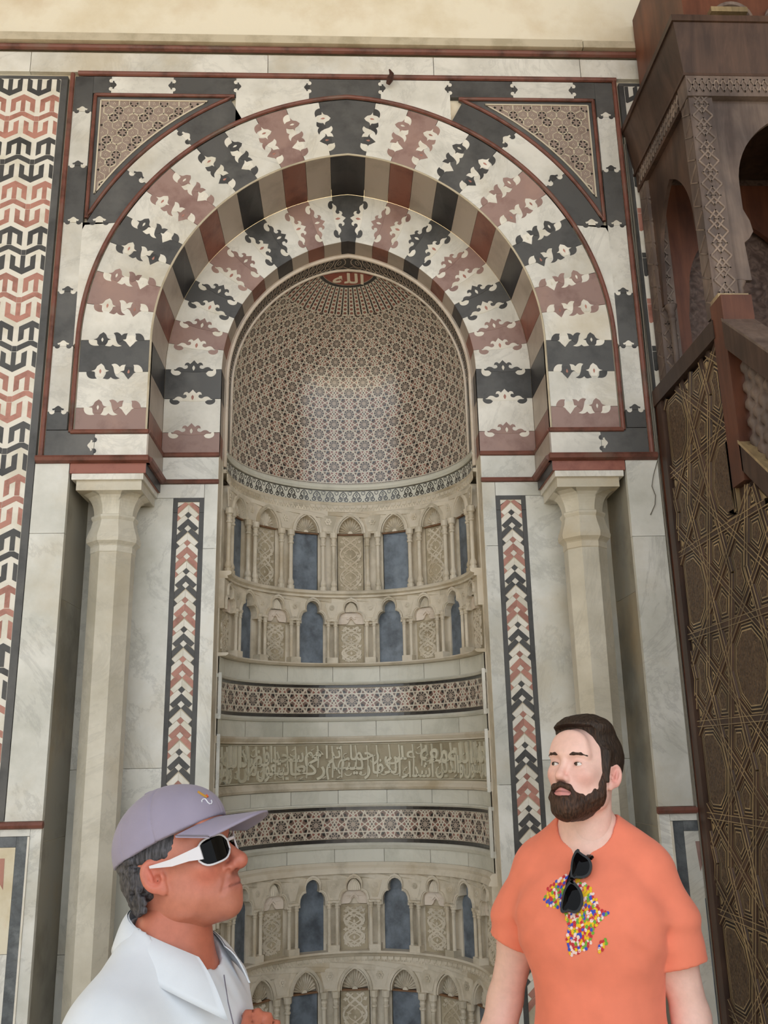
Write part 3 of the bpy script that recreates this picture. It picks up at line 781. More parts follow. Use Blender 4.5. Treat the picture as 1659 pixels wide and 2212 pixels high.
# ---- horizontal mouldings, each its own moulding
def moulding(label, parts):
    o = empty('niche_moulding', label, 'moulding', (0, D2, parts[0][1][-1][1]), 'curved mouldings in the niche')
    for nm, prof, mt in parts: ring(MB(), prof).build(nm, M[mt], o, False)
    return o
def hr(z0, z1, d=.012, base=.0): return half_round(z0, z1, d, 6, base)
moulding('grey moulding directly under the dome mosaic', [('cavetto', [(-.03, 3.425), (.008, 3.41), (.016, 3.40), (.012, 3.385), (.02, 3.378), (.014, 3.366), (-.03, 3.364)], 'pier')])
moulding('thin moulding under the black scrollwork band', [('bead', [(-.03, 3.284), (.012, 3.284), (.018, 3.278), (.012, 3.27), (.02, 3.262), (-.03, 3.258)], 'carved')])
moulding('curved ledge dividing the two upper arcades', [('ledge', [(-.03, 2.684), (.052, 2.684), (.06, 2.676), (.056, 2.664), (.036, 2.656), (.04, 2.642), (-.03, 2.64)], 'carved')])
moulding('ledge under the upper trefoil arcade', [('ledge', [(-.03, 2.226), (.05, 2.226), (.055, 2.218), (.04, 2.208), (-.03, 2.206)], 'carved')])
for (nm, za, zb, zc, zd) in (('upper', 2.112, 2.078, 1.918, 1.872), ('lower', 1.384, 1.347, 1.180, 1.127)):
    moulding('moulding over the %s star mosaic band' % nm, [('bead', [(-.03, za), (.016, za), (.022, za-.008), (.014, za-.018), (-.03, za-.02)], 'pier'), ('black_line', [(-.004, za-.018), (-.004, zb)], 'mblack')])
    moulding('moulding under the %s star mosaic band' % nm, [('black_line', [(-.004, zc), (-.004, zc-.02)], 'mblack'), ('bead', [(-.03, zc-.02), (.012, zc-.02), (.022, zc-.034), (.014, zd), (-.03, zd)], 'pier')])
moulding('moulding over the carved inscription', [('bead', [(-.03, 1.781), (.014, 1.781), (.024, 1.77), (.016, 1.758), (.008, 1.75), (.010, 1.742), (-.03, 1.74)], 'carved')])
moulding('moulding under the carved inscription', [('bead', [(-.03, 1.512), (.010, 1.512), (.008, 1.50), (.016, 1.492), (.024, 1.478), (.014, 1.464), (-.03, 1.462)], 'carved')])
moulding('moulding over the lower trefoil arcade', [('bead', [(-.03, 1.052), (.014, 1.052), (.03, 1.036), (.024, 1.02), (.034, 1.005), (.038, .99), (-.03, .988)], 'carved')])
moulding('ledge under the lower trefoil arcade', [('ledge', [(-.03, .573), (.05, .573), (.056, .564), (.04, .553), (.03, .542), (-.03, .54)], 'carved')])
# ---- plain block courses
for (z0, z1, nm, ph) in ((2.112, 2.206, 'under the upper trefoil arcade', .1), (1.781, 1.872, 'between the upper mosaic band and the inscription', 0), (1.384, 1.462, 'between the inscription and the lower mosaic band', .2), (1.052, 1.127, 'under the lower mosaic band', .12)):
    o = empty('block_course', 'plain pale marble block course '+nm, 'course', (0, D2, z0), 'plain block courses')
    u = -HALF; st = .30
    cuts = [-HALF] + [c for c in [ph*st+(k-.5)*st for k in range(-4, 6)] if -HALF+.06 < c < HALF-.06] + [HALF]
    for a, b in zip(cuts, cuts[1:]):
        n = max(2, int((b-a)/.05)); lp = [(a+g+(b-a-2*g)*t/n, z0+g*.5) for t in range(n+1)] + [(b-g-(b-a-2*g)*t/n, z1-g*.5) for t in range(n+1)]
        mm = MB(); mm.grid(lambda s, t, a=a, b=b: cyl(a+g+(b-a-2*g)*s, z0+g*.5+(z1-z0-g)*t, .004), n, 1, True)
        mm.grid(lambda s, t, a=a, b=b: cyl(a+g+(b-a-2*g)*s, z1-g*.5, .004-.03*t), n, 1, True)
        mm.build('block', M['pier'], o)
# ---- star mosaics
def girih(W, u0, u1, v0, v1, mp, um=0.0, vm=0.0, ok=None, th=.0022, sw=.028):
    H = W*math.tan(PI/5); ap = .309*W
    st, rd, dk, lt = MB(), MB(), MB(), MB()
    ins = ok or (lambda x, y: u0 <= x <= u1 and v0 <= y <= v1)
    gr_ = random.Random(1)
    def seg(p, q):
        hj = 1+.16*gr_.random()
        n = max(1, int(math.hypot(q[0]-p[0], q[1]-p[1])/(W*.2)))
        pts = [(p[0]+(q[0]-p[0])*t/n, p[1]+(q[1]-p[1])*t/n) for t in range(n+1)]
        for a, b in zip(pts, pts[1:]):
            ia, ib = ins(*a), ins(*b)
            if not ia and not ib: continue
            if ia != ib:                       # shorten to the edge of the field
                lo_, hi_ = (a, b) if ia else (b, a)
                for _ in range(8):
                    mi = ((lo_[0]+hi_[0])/2, (lo_[1]+hi_[1])/2)
                    if ins(*mi): lo_ = mi
                    else: hi_ = mi
                a, b = (a, lo_) if ia else (lo_, b)
            ribbon(st, [a, b], sw*W, mp, 0, th*hj, .03)
    def poly(mb, c, pts, h):
        q = [(c[0]+x*W, c[1]+y*W) for x, y in pts]
        if not all(ins(*p) for p in q):
            if ok: return
            q = clip_rect(q, u0, u1, v0, v1)
            if len(q) < 3: return
        q = clean(q)
        if len(q) < 3: return
        n = len(mb.v)
        if len(q) > 7:      # fan from the centre keeps large pieces on the curve
            mb.v.append(tuple(mp(sum(p[0] for p in q)/len(q), sum(p[1] for p in q)/len(q), h))); mb.v += [tuple(mp(p[0], p[1], h)) for p in q]
            mb.f += [(n, n+1+i, n+1+(i+1) % len(q)) for i in range(len(q))]
        else:
            mb.v += [tuple(mp(p[0], p[1], h)) for p in q]; mb.f.append(tuple(range(n, n+len(q))))
    seen = set()
    i0, i1 = int((u0-um)/(W/2))-3, int((u1-um)/(W/2))+3; j0, j1 = int((v0-vm)/(H/2))-3, int((v1-vm)/(H/2))+3
    for i in range(i0, i1+1):
        for j in range(j0, j1+1):
            cx, cy = um+i*W/2, vm+j*H/2
            if cx < u0-W or cx > u1+W or cy < v0-W or cy > v1+W: continue
            if (i+j) % 2:      # gap between four decagons
                P = [(-.191, 0), (-.0955, .0694), (.0955, .0694), (.191, 0), (.0955, -.0694), (-.0955, -.0694)]
                P = [(cx+x*W, cy+y*W) for x, y in P]
                for a, b in ((0, 1), (0, 5), (3, 2), (3, 4)): seg(P[a], P[b])
                for sx in (-1, 1):
                    for sy in (-1, 1): seg((cx+sx*.0955*W, cy+sy*.0694*W), (cx-sx*.03*W, cy-sy*.11*W))
                poly(dk, (cx, cy), [(-.05, 0), (0, .066), (.05, 0), (0, -.066)], th*.6)
                for a in (0, 180): poly(rd, (cx+.135*W*math.cos(math.radians(a)), cy), pent(.058, a+180), th*.62)
                for a in (52, 128, 232, 308): poly(rd, (cx+.14*W*math.cos(math.radians(a)), cy+.14*W*math.sin(math.radians(a))), pent(.062, a), th*.62)
                continue
            for k in range(10):
                a, b = k*PI/5, (k+3)*PI/5
                seg((cx+ap*math.cos(a), cy+ap*math.sin(a)), (cx+ap*math.cos(b), cy+ap*math.sin(b)))
            poly(lt, (cx, cy), [(.172*math.cos(PI/10+k*PI/5), .172*math.sin(PI/10+k*PI/5)) for k in range(10)], th*.2)
            for k in range(10):
                a = k*PI/5
                poly(dk, (cx, cy), [(r*math.cos(a+s), r*math.sin(a+s)) for r, s in ((.115, -.17), (.165, -.15), (.165, .15), (.115, .17))], th*.62)
                a += PI/10
                if k % 2 == 0 or True: poly(dk, (cx, cy), [(r*math.cos(a+s), r*math.sin(a+s)) for r, s in ((.066, -.16), (.106, -.17), (.106, .17), (.066, .16))], th*.62)
            for k in (1, 4, 6, 9):
                a = k*PI/5; c = (cx+ap*math.cos(a), cy+ap*math.sin(a))
                key = (round(c[0], 3), round(c[1], 3))
                if key in seen: continue
                seen.add(key)
                n_ = (math.cos(a), math.sin(a)); t_ = (-n_[1], n_[0])
                for sg in (-1, 1):
                    q = [(t_[0]*sg*x+n_[0]*y, t_[1]*sg*x+n_[1]*y) for x, y in ((.012, -.045), (.075, -.052), (.10, 0), (.075, .052), (.012, .045))]
                    poly(dk, c, q, th*.62)
            for k in (2, 3, 7, 8, 0, 5):
                a = k*PI/5
                poly(rd, (cx+.235*W*math.cos(a), cy+.235*W*math.sin(a)), pent(.05, math.degrees(a)), th*.55)
    return st, rd, dk, lt
def pent(r, a0): return [(r*math.cos(math.radians(a0)+k*2*PI/5), r*math.sin(math.radians(a0)+k*2*PI/5)) for k in range(5)]
def mosaic(o, sets, pre=''):
    for mb, nm, mt in zip(sets, ('strapwork', 'red_tesserae', 'black_tesserae', 'light_tesserae'), ('strap', 'mred', 'mblack', 'mlight')):
        if mb.v: tag(mb.build(nm, M[mt], o), None, None, None, 'stuff')
for nm, z0, z1 in (('upper', 1.919, 2.077), ('lower', 1.181, 1.346)):
    o = empty('star_mosaic_band', 'curved star mosaic band %s the carved inscription' % ('above' if nm == 'upper' else 'below'), 'mosaic band', (0, D2, z0), 'star mosaic bands')
    ring(MB(), [(-.004, z1), (-.004, z0)]).build('bed', M['gback'], o)
    W = .226
    mosaic(o, girih(W, -HALF+.012, HALF-.012, z0+.003, z1-.003, lambda u, v, w: cyl(u, v, w-.0035), 0.0, (z0+z1)/2))
    f = MB(); 
    for z in (z0+.002, z1-.002): ring(f, [(-.003, z+.0025), (.0005, z), (-.003, z-.0025)])
    tag(f.build('fillet', M['strap'], o), None, None, None, 'stuff')
    for sd in (-1, 1): MB().box(*sorted((sd*.732, sd*.715)), D2-.005, D2+.018, z0-.05, z1+.04).build('end_stop', M['panel'], o)
# ---- black scrollwork band
def spiral(cx, cy, r0, turns, a0, sg, n=18):
    return [(cx+r0*(1-.72*t/n)*math.cos(a0+sg*turns*2*PI*t/n), cy+r0*(1-.72*t/n)*math.sin(a0+sg*turns*2*PI*t/n)) for t in range(n+1)]
sb = empty('scrollwork_band', 'curved band of black trefoil scrollwork on grey below the dome', 'band', (0, D2, 3.285))
ring(MB(), [(.002, 3.364), (.002, 3.284)]).build('bed', M['pier'], sb)
sc_ = MB(); nu = 26; PU = 2*HALF/nu
for k in range(nu):
    c = -HALF+PU*(k+.5); cy = 3.322; mp = lambda u, v, w: cyl(u, v, w+.0022)
    lw = .0052
    lp = [(c+.019*math.sin(t)*(1 if abs(t) < 3 else 1), cy+.017-.016*math.cos(t)+.0) for t in [(-PI+.5)+(2*PI-1.0)*q/14 for q in range(15)]]
    lp = [(c-.021, cy-.008), (c-.024, cy+.006), (c-.017, cy+.020), (c-.006, cy+.032), (c, cy+.034), (c+.006, cy+.032), (c+.017, cy+.020), (c+.024, cy+.006), (c+.021, cy-.008)]
    ribbon(sc_, lp, lw, mp, 0, .0012)
    ribbon(sc_, [(c, cy+.002), (c-.007, cy+.012), (c, cy+.024), (c+.007, cy+.012), (c, cy+.002), (c, cy-.010)], lw*.75, mp, 0, .0012)
    for sg in (-1, 1):
        ribbon(sc_, spiral(c+sg*.021, cy-.018, .0165, 1.35, PI/2 if sg > 0 else PI/2, sg), lw, mp, 0, .0012)
        ribbon(sc_, [(c+sg*.032, cy+.034), (c+sg*.036, cy+.018), (c+sg*PU/2, cy+.012)], lw*.7, mp, 0, .0012)
    ribbon(sc_, [(c-.034, cy+.035), (c-.05, cy+.035)], lw*.7, mp, 0, .0012)
    for sg in (-1, 1): sc_.plate([(c+sg*PU/2-.006, cy-.038), (c+sg*PU/2+.006, cy-.038), (c+sg*PU/2, cy-.026)], mp, 0, .001)
for z in (3.362, 3.2855): ring(sc_, [(.0034, z+.0015), (.0034, z-.0015)])
tag(sc_.build('scrolls', M['mblack'], sb), None, None, None, 'stuff')
# ---- leaf friezes
def lace(z0, z1, label):
    o = empty('leaf_frieze', label, 'frieze', (0, D2, z0), 'carved leaf friezes')
    ring(MB(), [(.018, z1), (.018, z0)]).build('bed', M['carved'], o)
    mm = MB(); n = 58; p = 2*HALF/n
    for k in range(n):
        c = -HALF+p*(k+.5); h = z1-z0; mp = lambda u, v, w: cyl(u, v, w+.018)
        mm.plate([(c-.45*p, z1-.004), (c-.3*p, z0+h*.45), (c-.12*p, z0+h*.55), (c, z0+h*.2), (c+.12*p, z0+h*.55), (c+.3*p, z0+h*.45), (c+.45*p, z1-.004)], mp, 0, .005)
        mm.plate([(c+.5*p-.003, z0+h*.25), (c+.5*p, z0+h*.12), (c+.5*p+.003, z0+h*.25), (c+.5*p, z0+h*.42)], mp, 0, .005)
    tag(mm.build('leaves', M['carved'], o), None, None, None, 'stuff')
lace(3.214, 3.262, 'small carved leaf frieze above the upper shell arcade')
lace(.500, .544, 'small carved leaf frieze above the lower shell arcade')
# ---- blind arcades
def pointed(a, h, n=10):
    """right foot -> tip -> left foot of a pointed arch of half-width a and rise h"""
    R = (a*a+h*h)/(2*a); t = math.asin(min(1, h/R)); L = []
    for i in range(n+1): L.append((R*math.cos(t*i/n)-(R-a), R*math.sin(t*i/n)))
    return L + [(-x, y) for x, y in L[-2::-1]]
def lat(prof, seg=10): return MB().lathe(prof, seg)
def arabesque(mb, hw, z0, z1, mp, top_round=True):
    """scrolling leaf relief filling a panel"""
    h = z1-z0; zc = (z0+z1)/2
    lw = .011
    for ph in (0, PI):
        ribbon(mb, [(hw*.82*math.sin(ph+t*2.2*PI/24), z0+.012+(h-.024)*t/24) for t in range(25)], lw, mp, 0, .009)
    for ph in (PI/2, -PI/2):
        ribbon(mb, [(hw*.5*math.sin(ph+t*4.4*PI/40), z0+.012+(h-.024)*t/40) for t in range(41)], lw*.6, mp, 0, .008)
    rnd = random.Random(3)
    for k in range(15):
        z = z0+.016+(h-.032)*k/14
        for sx in (-1, 1):
            x = sx*hw*(.28+.45*abs(math.sin(k*1.3)))
            a = rnd.uniform(-1, 1)+sx*.6; r = .016
            q = [(x+r*s*math.cos(a+t), z+r*s*math.sin(a+t)) for s, t in ((1.2, 0), (.6, .7), (.75, 1.5), (.4, 2.4), (.9, 3.1), (.4, -2.4), (.75, -1.5), (.6, -.7))]
            mb.plate([(max(-hw+.004, min(hw-.004, p[0])), min(z1-.004, max(z0+.004, p[1]))) for p in q], mp, 0, .0075)
        if k % 2: mb.plate([(-.008, z), (0, z-.012), (.008, z), (0, z+.012)], mp, 0, .009)
def place(o, me, name, ang, r, z, z0):
    ob = bpy.data.objects.new(name, me); link(ob, o)
    ob.location = (r*math.sin(ang), r*math.cos(ang), z-z0); ob.rotation_euler = (0, 0, -ang)
    return ob
def to_me(name, mb, mt, smooth=False):
    me = bpy.data.meshes.new(name); me.from_pydata(mb.v, [], mb.f); me.materials.append(mt)
    if smooth: me.polygons.foreach_set('use_smooth', [True]*len(me.polygons))
    return me
def local_cyl(z0):
    """flat patch coordinates bent round the niche axis, bay in the +Y direction"""
    return lambda u, v, w: ((RN-w)*math.sin(u/RN), (RN-w)*math.cos(u/RN), v-z0)
def shell_arcade(label, dz, grp):
    SP = math.radians(23.5); hw = SP*RN/2; zs_, zb, zt = 3.066+dz, 2.684+dz, 3.216+dz
    o = empty('shell_arcade', label, 'arcade', (0, D2, zb), grp)
    lc = local_cyl(zb); A_, H_ = .079, .112
    def me_of(name, mb, mt, sm=False): return to_me(name, mb, mt, sm)
    lp = dense([(-hw, zs_)] + [(-x, y+zs_) for x, y in pointed(A_, H_)] + [(hw, zs_), (hw, zt), (-hw, zt)], .03)
    f_me = me_of('arch_field', MB().plate(lp, lc, -.03, .020), M['carved'])
    hd = MB(); ho = [(x, y+zs_) for x, y in pointed(A_+.026, H_+.030)]; hi = [(x, y+zs_) for x, y in pointed(A_+.010, H_+.012)]
    hd.plate(ho+hi[::-1], lc, .018, .036); hi2 = [(x, y+zs_) for x, y in pointed(A_, H_)]; hi1 = [(x, y+zs_) for x, y in pointed(A_+.007, H_+.009)]
    hd.plate(hi1+hi2[::-1], lc, .010, .030)
    h_me = me_of('hood', hd, M['carved'])
    sh = MB(); NR = 13
    edge = pointed(A_*.97, H_*.97, 24)
    def shf(s, t):
        k = s*(len(edge)-1); i = min(int(k), len(edge)-2); f = k-i; e = (edge[i][0]+(edge[i+1][0]-edge[i][0])*f, edge[i][1]+(edge[i+1][1]-edge[i][1])*f)
        rr = .12+.88*t; rib = abs(math.sin(s*NR*PI/1.0)); d = -.026+.026*(1-t)+.017*rib*min(1, t*3)*(1-.15*t)
        return lc(e[0]*rr, zs_+.004+e[1]*rr, d)
    sh.grid(shf, 104, 8); sh.lathe([(.001, 0)], 3) if False else None
    s_me = me_of('shell', sh, M['carved'], True)
    bt = MB(); bt.plate([(.016*math.cos(PI*i/8), zs_+.002+.016*math.sin(PI*i/8)) for i in range(9)], lc, -.01, .016); b_me = me_of('shell_boss', bt, M['carved'])
    pw = .082
    bl_me = me_of('slate_panel', MB().plate(dense([(-pw, zb), (pw, zb), (pw, zs_-.006), (-pw, zs_-.006)], .03), lc, -.03, -.006), M['blue'])
    cpn = MB().plate(dense([(-pw, zb), (pw, zb), (pw, zs_-.006), (-pw, zs_-.006)], .03), lc, -.03, -.004)
    c_me = me_of('carved_panel', cpn, M['carvedpanel'])
    arb = MB(); arabesque(arb, pw, zb+.006, zs_-.012, lambda u, v, w: lc(u, v, w-.0045)); a_me = me_of('arabesque', arb, M['carved'])
    li_me = me_of('lintel', MB().plate(dense([(-pw-.004, zs_-.007), (pw+.004, zs_-.007), (pw+.004, zs_+.002), (-pw-.004, zs_+.002)], .03), lc, -.01, .008), M['brownline'])
    col = lat([(.023, 0), (.023, .024), (.015, .026), (.021, .040), (.019, .052), (.0135, .066), (.0125, .07), (.0125, .292), (.0185, .296), (.0185, .306), (.0125, .309), (.018, .326), (.014, .336), (.017, .345), (.024, .350), (.025, .382)], 10)
    k_me = me_of('colonnette', col, M['carved'], False)
    tz = MB(); tz.plate(dense([(-.030, zs_+.012), (.030, zs_+.012), (.062, zt-.030), (-.062, zt-.030)], .03), lc, .018, .0235); t_me = me_of('spandrel_frame', tz, M['carved'])
    ro = MB(); rz = zs_+.078
    for q in range(6):
        a = q*PI/3; ro.plate([(x, y) for x, y in [(.016*math.cos(a)+.0085*math.cos(t), rz+.016*math.sin(a)+.0085*math.sin(t)) for t in [2*PI*i/8 for i in range(8)]]], lc, .022, .029)
    ro.plate([(.007*math.cos(2*PI*i/8), rz+.007*math.sin(2*PI*i/8)) for i in range(8)], lc, .022, .031)
    r_me = me_of('rosette', ro, M['carved'])
    bk_me = me_of('backing', MB().plate(dense([(-.062, zb), (.062, zb), (.062, zs_), (-.062, zs_)], .03), lc, -.031, -.008), M['carved'])
    for i in range(-3, 4):
        a = i*SP
        f = place(o, f_me, 'arch_field', a, 0, zb, zb)
        place(f, h_me, 'hood', 0, 0, zb, zb); place(f, s_me, 'shell', 0, 0, zb, zb); place(f, b_me, 'shell_boss', 0, 0, zb, zb)
        place(o, li_me, 'lintel', a, 0, zb, zb)
        if i % 2: place(o, bl_me, 'slate_panel', a, 0, zb, zb)
        else:
            c = place(o, c_me, 'carved_panel', a, 0, zb, zb); tag(place(c, a_me, 'arabesque', 0, 0, zb, zb), None, None, None, 'stuff')
    for i in range(-4, 4):
        a = (i+.5)*SP
        place(o, bk_me, 'backing', a, 0, zb, zb)
        f = place(o, t_me, 'spandrel_frame', a, 0, zb, zb); place(f, r_me, 'rosette', 0, 0, zb, zb)
        for s in (-1, 1):
            aa = a+s*.036/RN
            if abs(aa) < math.radians(88): place(o, k_me, 'colonnette', aa, RN-.028, zb, zb)
    return o
def trefoil(k=1.0):
    L = [(.079, 0), (.081, .022), (.078, .045), (.068, .064), (.054, .074), (.041, .076), (.044, .092), (.043, .112), (.034, .130), (.018, .142), (0, .147)]
    L = [(x*k, y*k) for x, y in L]
    return L + [(-x, y) for x, y in L[-2::-1]]
def tref_arcade(label, dz, grp):
    SP = math.radians(20.0); hw = SP*RN/2; zs_, zb, zt = 2.472+dz, 2.226+dz, 2.642+dz
    o = empty('trefoil_arcade', label, 'arcade', (0, D2, zb), grp)
    lc = local_cyl(zb); me_of = to_me
    lp = dense([(-hw, zs_)] + [(-x, y+zs_) for x, y in trefoil()] + [(hw, zs_), (hw, zt), (-hw, zt)], .03)
    f_me = me_of('arch_field', MB().plate(lp, lc, -.03, .022), M['carved'])
    hd = MB(); ho = [(x, y+zs_) for x, y in trefoil(1.16)]; hi = [(x, y+zs_) for x, y in trefoil(1.0)]; hm = [(x, y+zs_) for x, y in trefoil(1.07)]
    hd.plate(ho+hm[::-1], lc, .02, .036); hd.plate([(x*.99, y) for x, y in hm]+hi[::-1], lc, .012, .030)
    h_me = me_of('hood', hd, M['carved'])
    pw = .080
    lpn = dense([(-pw, zb), (pw, zb), (pw, zs_)] + [(x, y+zs_) for x, y in trefoil(1.02)] + [(-pw, zs_)], .03)
    bl_me = me_of('slate_panel', MB().plate(lpn, lc, -.031, -.022), M['blue'])
    c_me = me_of('carved_panel', MB().plate(dense([(-pw, zb), (pw, zb), (pw, zs_), (-pw, zs_)], .03), lc, -.03, -.006), M['carvedpanel'])
    arb = MB(); arabesque(arb, pw*.9, zb+.006, zs_-.006, lambda u, v, w: lc(u, v, w-.0065)); a_me = me_of('arabesque', arb, M['carved'])
    kk = MB()     # ribbed hood and scalloped niche head over a carved panel
    def dome_f(s, t):
        x = (s*2-1)*.044*(1-.35*t**2)*math.sqrt(max(0, 1-(t*.98)**2.6)); rib = abs(math.sin(s*7*PI))
        return lc(x, zs_+.078+.064*t, .004+.018*math.sqrt(max(0, 1-(2*s-1)**2))*(1-t*.6)+.004*rib)
    kk.grid(dome_f, 56, 10)
    k_me = me_of('ribbed_hood', kk, M['carved'], True)
    sc2 = MB()
    up_ = [(x, y+zs_+.004) for x, y in trefoil(.97) if y < .074]
    rgt = [p for p in up_ if p[0] > 0]; lft = [p for p in up_ if p[0] < 0]
    sc2.plate(rgt+lft+[(-.075, zs_+.002), (-.03, zs_+.004), (-.018, zs_+.016), (-.012, zs_+.03), (0, zs_+.04), (.012, zs_+.03), (.018, zs_+.016), (.03, zs_+.004), (.075, zs_+.002)], lc, -.02, .004)
    sc2.plate([(-.03, zs_+.035), (0, zs_+.066), (.03, zs_+.035), (.02, zs_+.032), (0, zs_+.052), (-.02, zs_+.032)], lc, .003, .014)
    s_me = me_of('scalloped_head', sc2, M['rimwhite'])
    bk0 = me_of('head_back', MB().plate([(x, y+zs_) for x, y in trefoil(1.02)], lc, -.031, -.018), M['carved'])
    col = lat([(.0115, .034), (.0105, .04), (.0105, .228), (.014, .231), (.014, .236), (.0115, .238), (.015, .25), (.013, .254), (.019, .262), (.0175, .266), (.020, .274)], 9)
    kc = me_of('colonnette', col, M['carved'])
    bb = me_of('plinth', MB().plate(dense([(-.036, zb), (.036, zb), (.036, zb+.034), (-.036, zb+.034)], .03), lc, -.01, .048), M['carved'])
    im = me_of('impost', MB().plate(dense([(-.037, zb+.272), (.037, zb+.272), (.034, zb+.262), (-.034, zb+.262)][::-1], .03), lc, -.01, .046), M['carved'])
    tz = me_of('spandrel_frame', MB().plate(dense([(-.016, zs_+.040), (.016, zs_+.040), (.028, zs_+.075), (.045, zs_+.135), (-.045, zs_+.135), (-.028, zs_+.075)], .03), lc, .02, .0255), M['carved'])
    ro = MB(); rz = zs_+.105
    ro.plate([(.018*math.cos(2*PI*i/16), rz+.018*math.sin(2*PI*i/16)) for i in range(16)], lc, .025, .029)
    for q in range(6):
        a = q*PI/3; ro.plate([(.0095*math.cos(a)+.005*math.cos(t), rz+.0095*math.sin(a)+.005*math.sin(t)) for t in [2*PI*i/7 for i in range(7)]], lc, .029, .033)
    r_me = me_of('rosette', ro, M['carved'])
    bk_me = me_of('backing', MB().plate(dense([(-.05, zb), (.05, zb), (.05, zs_), (-.05, zs_)], .03), lc, -.031, -.012), M['carved'])
    for i in range(-4, 5):
        a = i*SP
        f = place(o, f_me, 'arch_field', a, 0, zb, zb); place(f, h_me, 'hood', 0, 0, zb, zb)
        if i % 2: place(o, bl_me, 'slate_panel', a, 0, zb, zb)
        else:
            c = place(o, c_me, 'carved_panel', a, 0, zb, zb); tag(place(c, a_me, 'arabesque', 0, 0, zb, zb), None, None, None, 'stuff')
            place(f, bk0, 'head_back', 0, 0, zb, zb); place(f, s_me, 'scalloped_head', 0, 0, zb, zb); place(f, k_me, 'ribbed_hood', 0, 0, zb, zb)
    for i in range(-5, 5):
        a = (i+.5)*SP
        if abs(a) > math.radians(89): continue
        place(o, bk_me, 'backing', a, 0, zb, zb)
        f = place(o, tz, 'spandrel_frame', a, 0, zb, zb); place(f, r_me, 'rosette', 0, 0, zb, zb)
        place(o, bb, 'plinth', a, 0, zb, zb); place(o, im, 'impost', a, 0, zb, zb)
        for s in (-1, 1):
            aa = a+s*.0245/RN
            if abs(aa) < math.radians(88.5): place(o, kc, 'colonnette', aa, RN-.030, zb, zb)
    return o
M['carvedpanel'] = stone('panel_ground', '#b5a88f', '#9c8f76', rough=0.6, scale=8, var=0.03)
M['brownline'] = plain('brown_lintel', '#7d5b3f', 0.6, noise=.2)
shell_arcade('upper blind arcade of scallop-shell arches on paired colonnettes below the dome', 0, 'blind arcades in the niche')
tref_arcade('upper blind arcade of trefoil arches with blue slate panels', 0, 'blind arcades in the niche')
tref_arcade('lower blind arcade of trefoil arches beside the capped man\'s chin', -1.653, 'blind arcades in the niche')
shell_arcade('lowest blind arcade of shell arches at the bottom of the picture', -2.703, 'blind arcades in the niche')
# ---- carved inscription
FORMS = {'ا': (0xFE8D, 2), 'أ': (0xFE83, 2), 'ء': (0xFE80, 1), 'ب': (0xFE8F, 4), 'ت': (0xFE95, 4), 'ج': (0xFE9D, 4), 'ح': (0xFEA1, 4), 'د': (0xFEA9, 2), 'ذ': (0xFEAB, 2), 'ر': (0xFEAD, 2),
         'س': (0xFEB1, 4), 'ش': (0xFEB5, 4), 'ض': (0xFEBD, 4), 'ع': (0xFEC9, 4), 'غ': (0xFECD, 4), 'ف': (0xFED1, 4), 'ك': (0xFED9, 4), 'ل': (0xFEDD, 4), 'م': (0xFEE1, 4), 'ن': (0xFEE5, 4),
         'ه': (0xFEE9, 4), 'و': (0xFEED, 2), 'ى': (0xFEEF, 2), 'ي': (0xFEF1, 4)}
def shape(word):
    out = []; prev = False; i = 0
    while i < len(word):
        c = word[i]
        if c == 'ل' and i+1 < len(word) and word[i+1] == 'ا':
            out.append(chr(0xFEFC if prev else 0xFEFB)); prev = False; i += 2; continue
        b, n = FORMS[c]; nxt = i+1 < len(word) and word[i+1] != 'ء'
        if n == 4: f = (3 if nxt else 1) if prev else (2 if nxt else 0)
        elif n == 2: f = 1 if prev else 0
        else: f = 0
        out.append(chr(b+f)); prev = (n == 4); i += 1
    return ''.join(reversed(out))
def word_mesh(txt, fit_w, fit_h, ext=1.0):
    """letters of one word as flat outlines scaled to a box, returned as (verts2d, faces)"""
    c = bpy.data.curves.new('w', 'FONT'); c.body = txt; c.resolution_u = 3; c.offset = .016
    ob = bpy.data.objects.new('w', c); COL.objects.link(ob)
    me = bpy.data.meshes.new_from_object(ob.evaluated_get(bpy.context.evaluated_depsgraph_get()))
    v = [(p.co.x, p.co.y) for p in me.vertices]; f = [tuple(p.vertices) for p in me.polygons]
    bpy.data.objects.remove(ob); bpy.data.curves.remove(c); bpy.data.meshes.remove(me)
    if not v: return [], []
    x0, x1 = min(p[0] for p in v), max(p[0] for p in v); y0, y1 = min(p[1] for p in v), max(p[1] for p in v)
    return [((p[0]-x0)/(x1-x0)*fit_w, (p[1]-y0)/(y1-y0)*fit_h) for p in v], f
def letters(mb, v, f, mp, d0, d1):
    b = len(mb.v); n = len(v); mb.v += [tuple(mp(x, y, d1)) for x, y in v] + [tuple(mp(x, y, d0)) for x, y in v]
    cnt = {}
    for q in f:
        mb.f.append(tuple(b+i for i in q))
        for i in range(len(q)):
            e = (q[i], q[(i+1) % len(q)]); cnt[e] = 1
    for (i, j) in cnt:
        if (j, i) not in cnt: mb.f.append((b+i, b+n+i, b+n+j, b+j))
ins_ = empty('inscription_band', 'curved stone band carved with raised Arabic lettering', 'inscription', (0, D2, 1.513))
ring(MB(), [(-.010, 1.742), (-.010, 1.511)]).build('ground', M['ground'], ins_)
for z in (1.734, 1.520): ring(MB(), [(-.009, z+.0035), (-.003, z+.002), (-.003, z-.002), (-.009, z-.0035)]).build('border_line', M['letter'], ins_)
words = 'محمد رسول الله والذين معه أشداء على الكفار رحماء بينهم تراهم ركعا سجدا يبتغون فضلا من الله ورضوانا'.split()
nW = len(words); tot = 2*HALF-.10; cell = tot/(nW/2+.4)
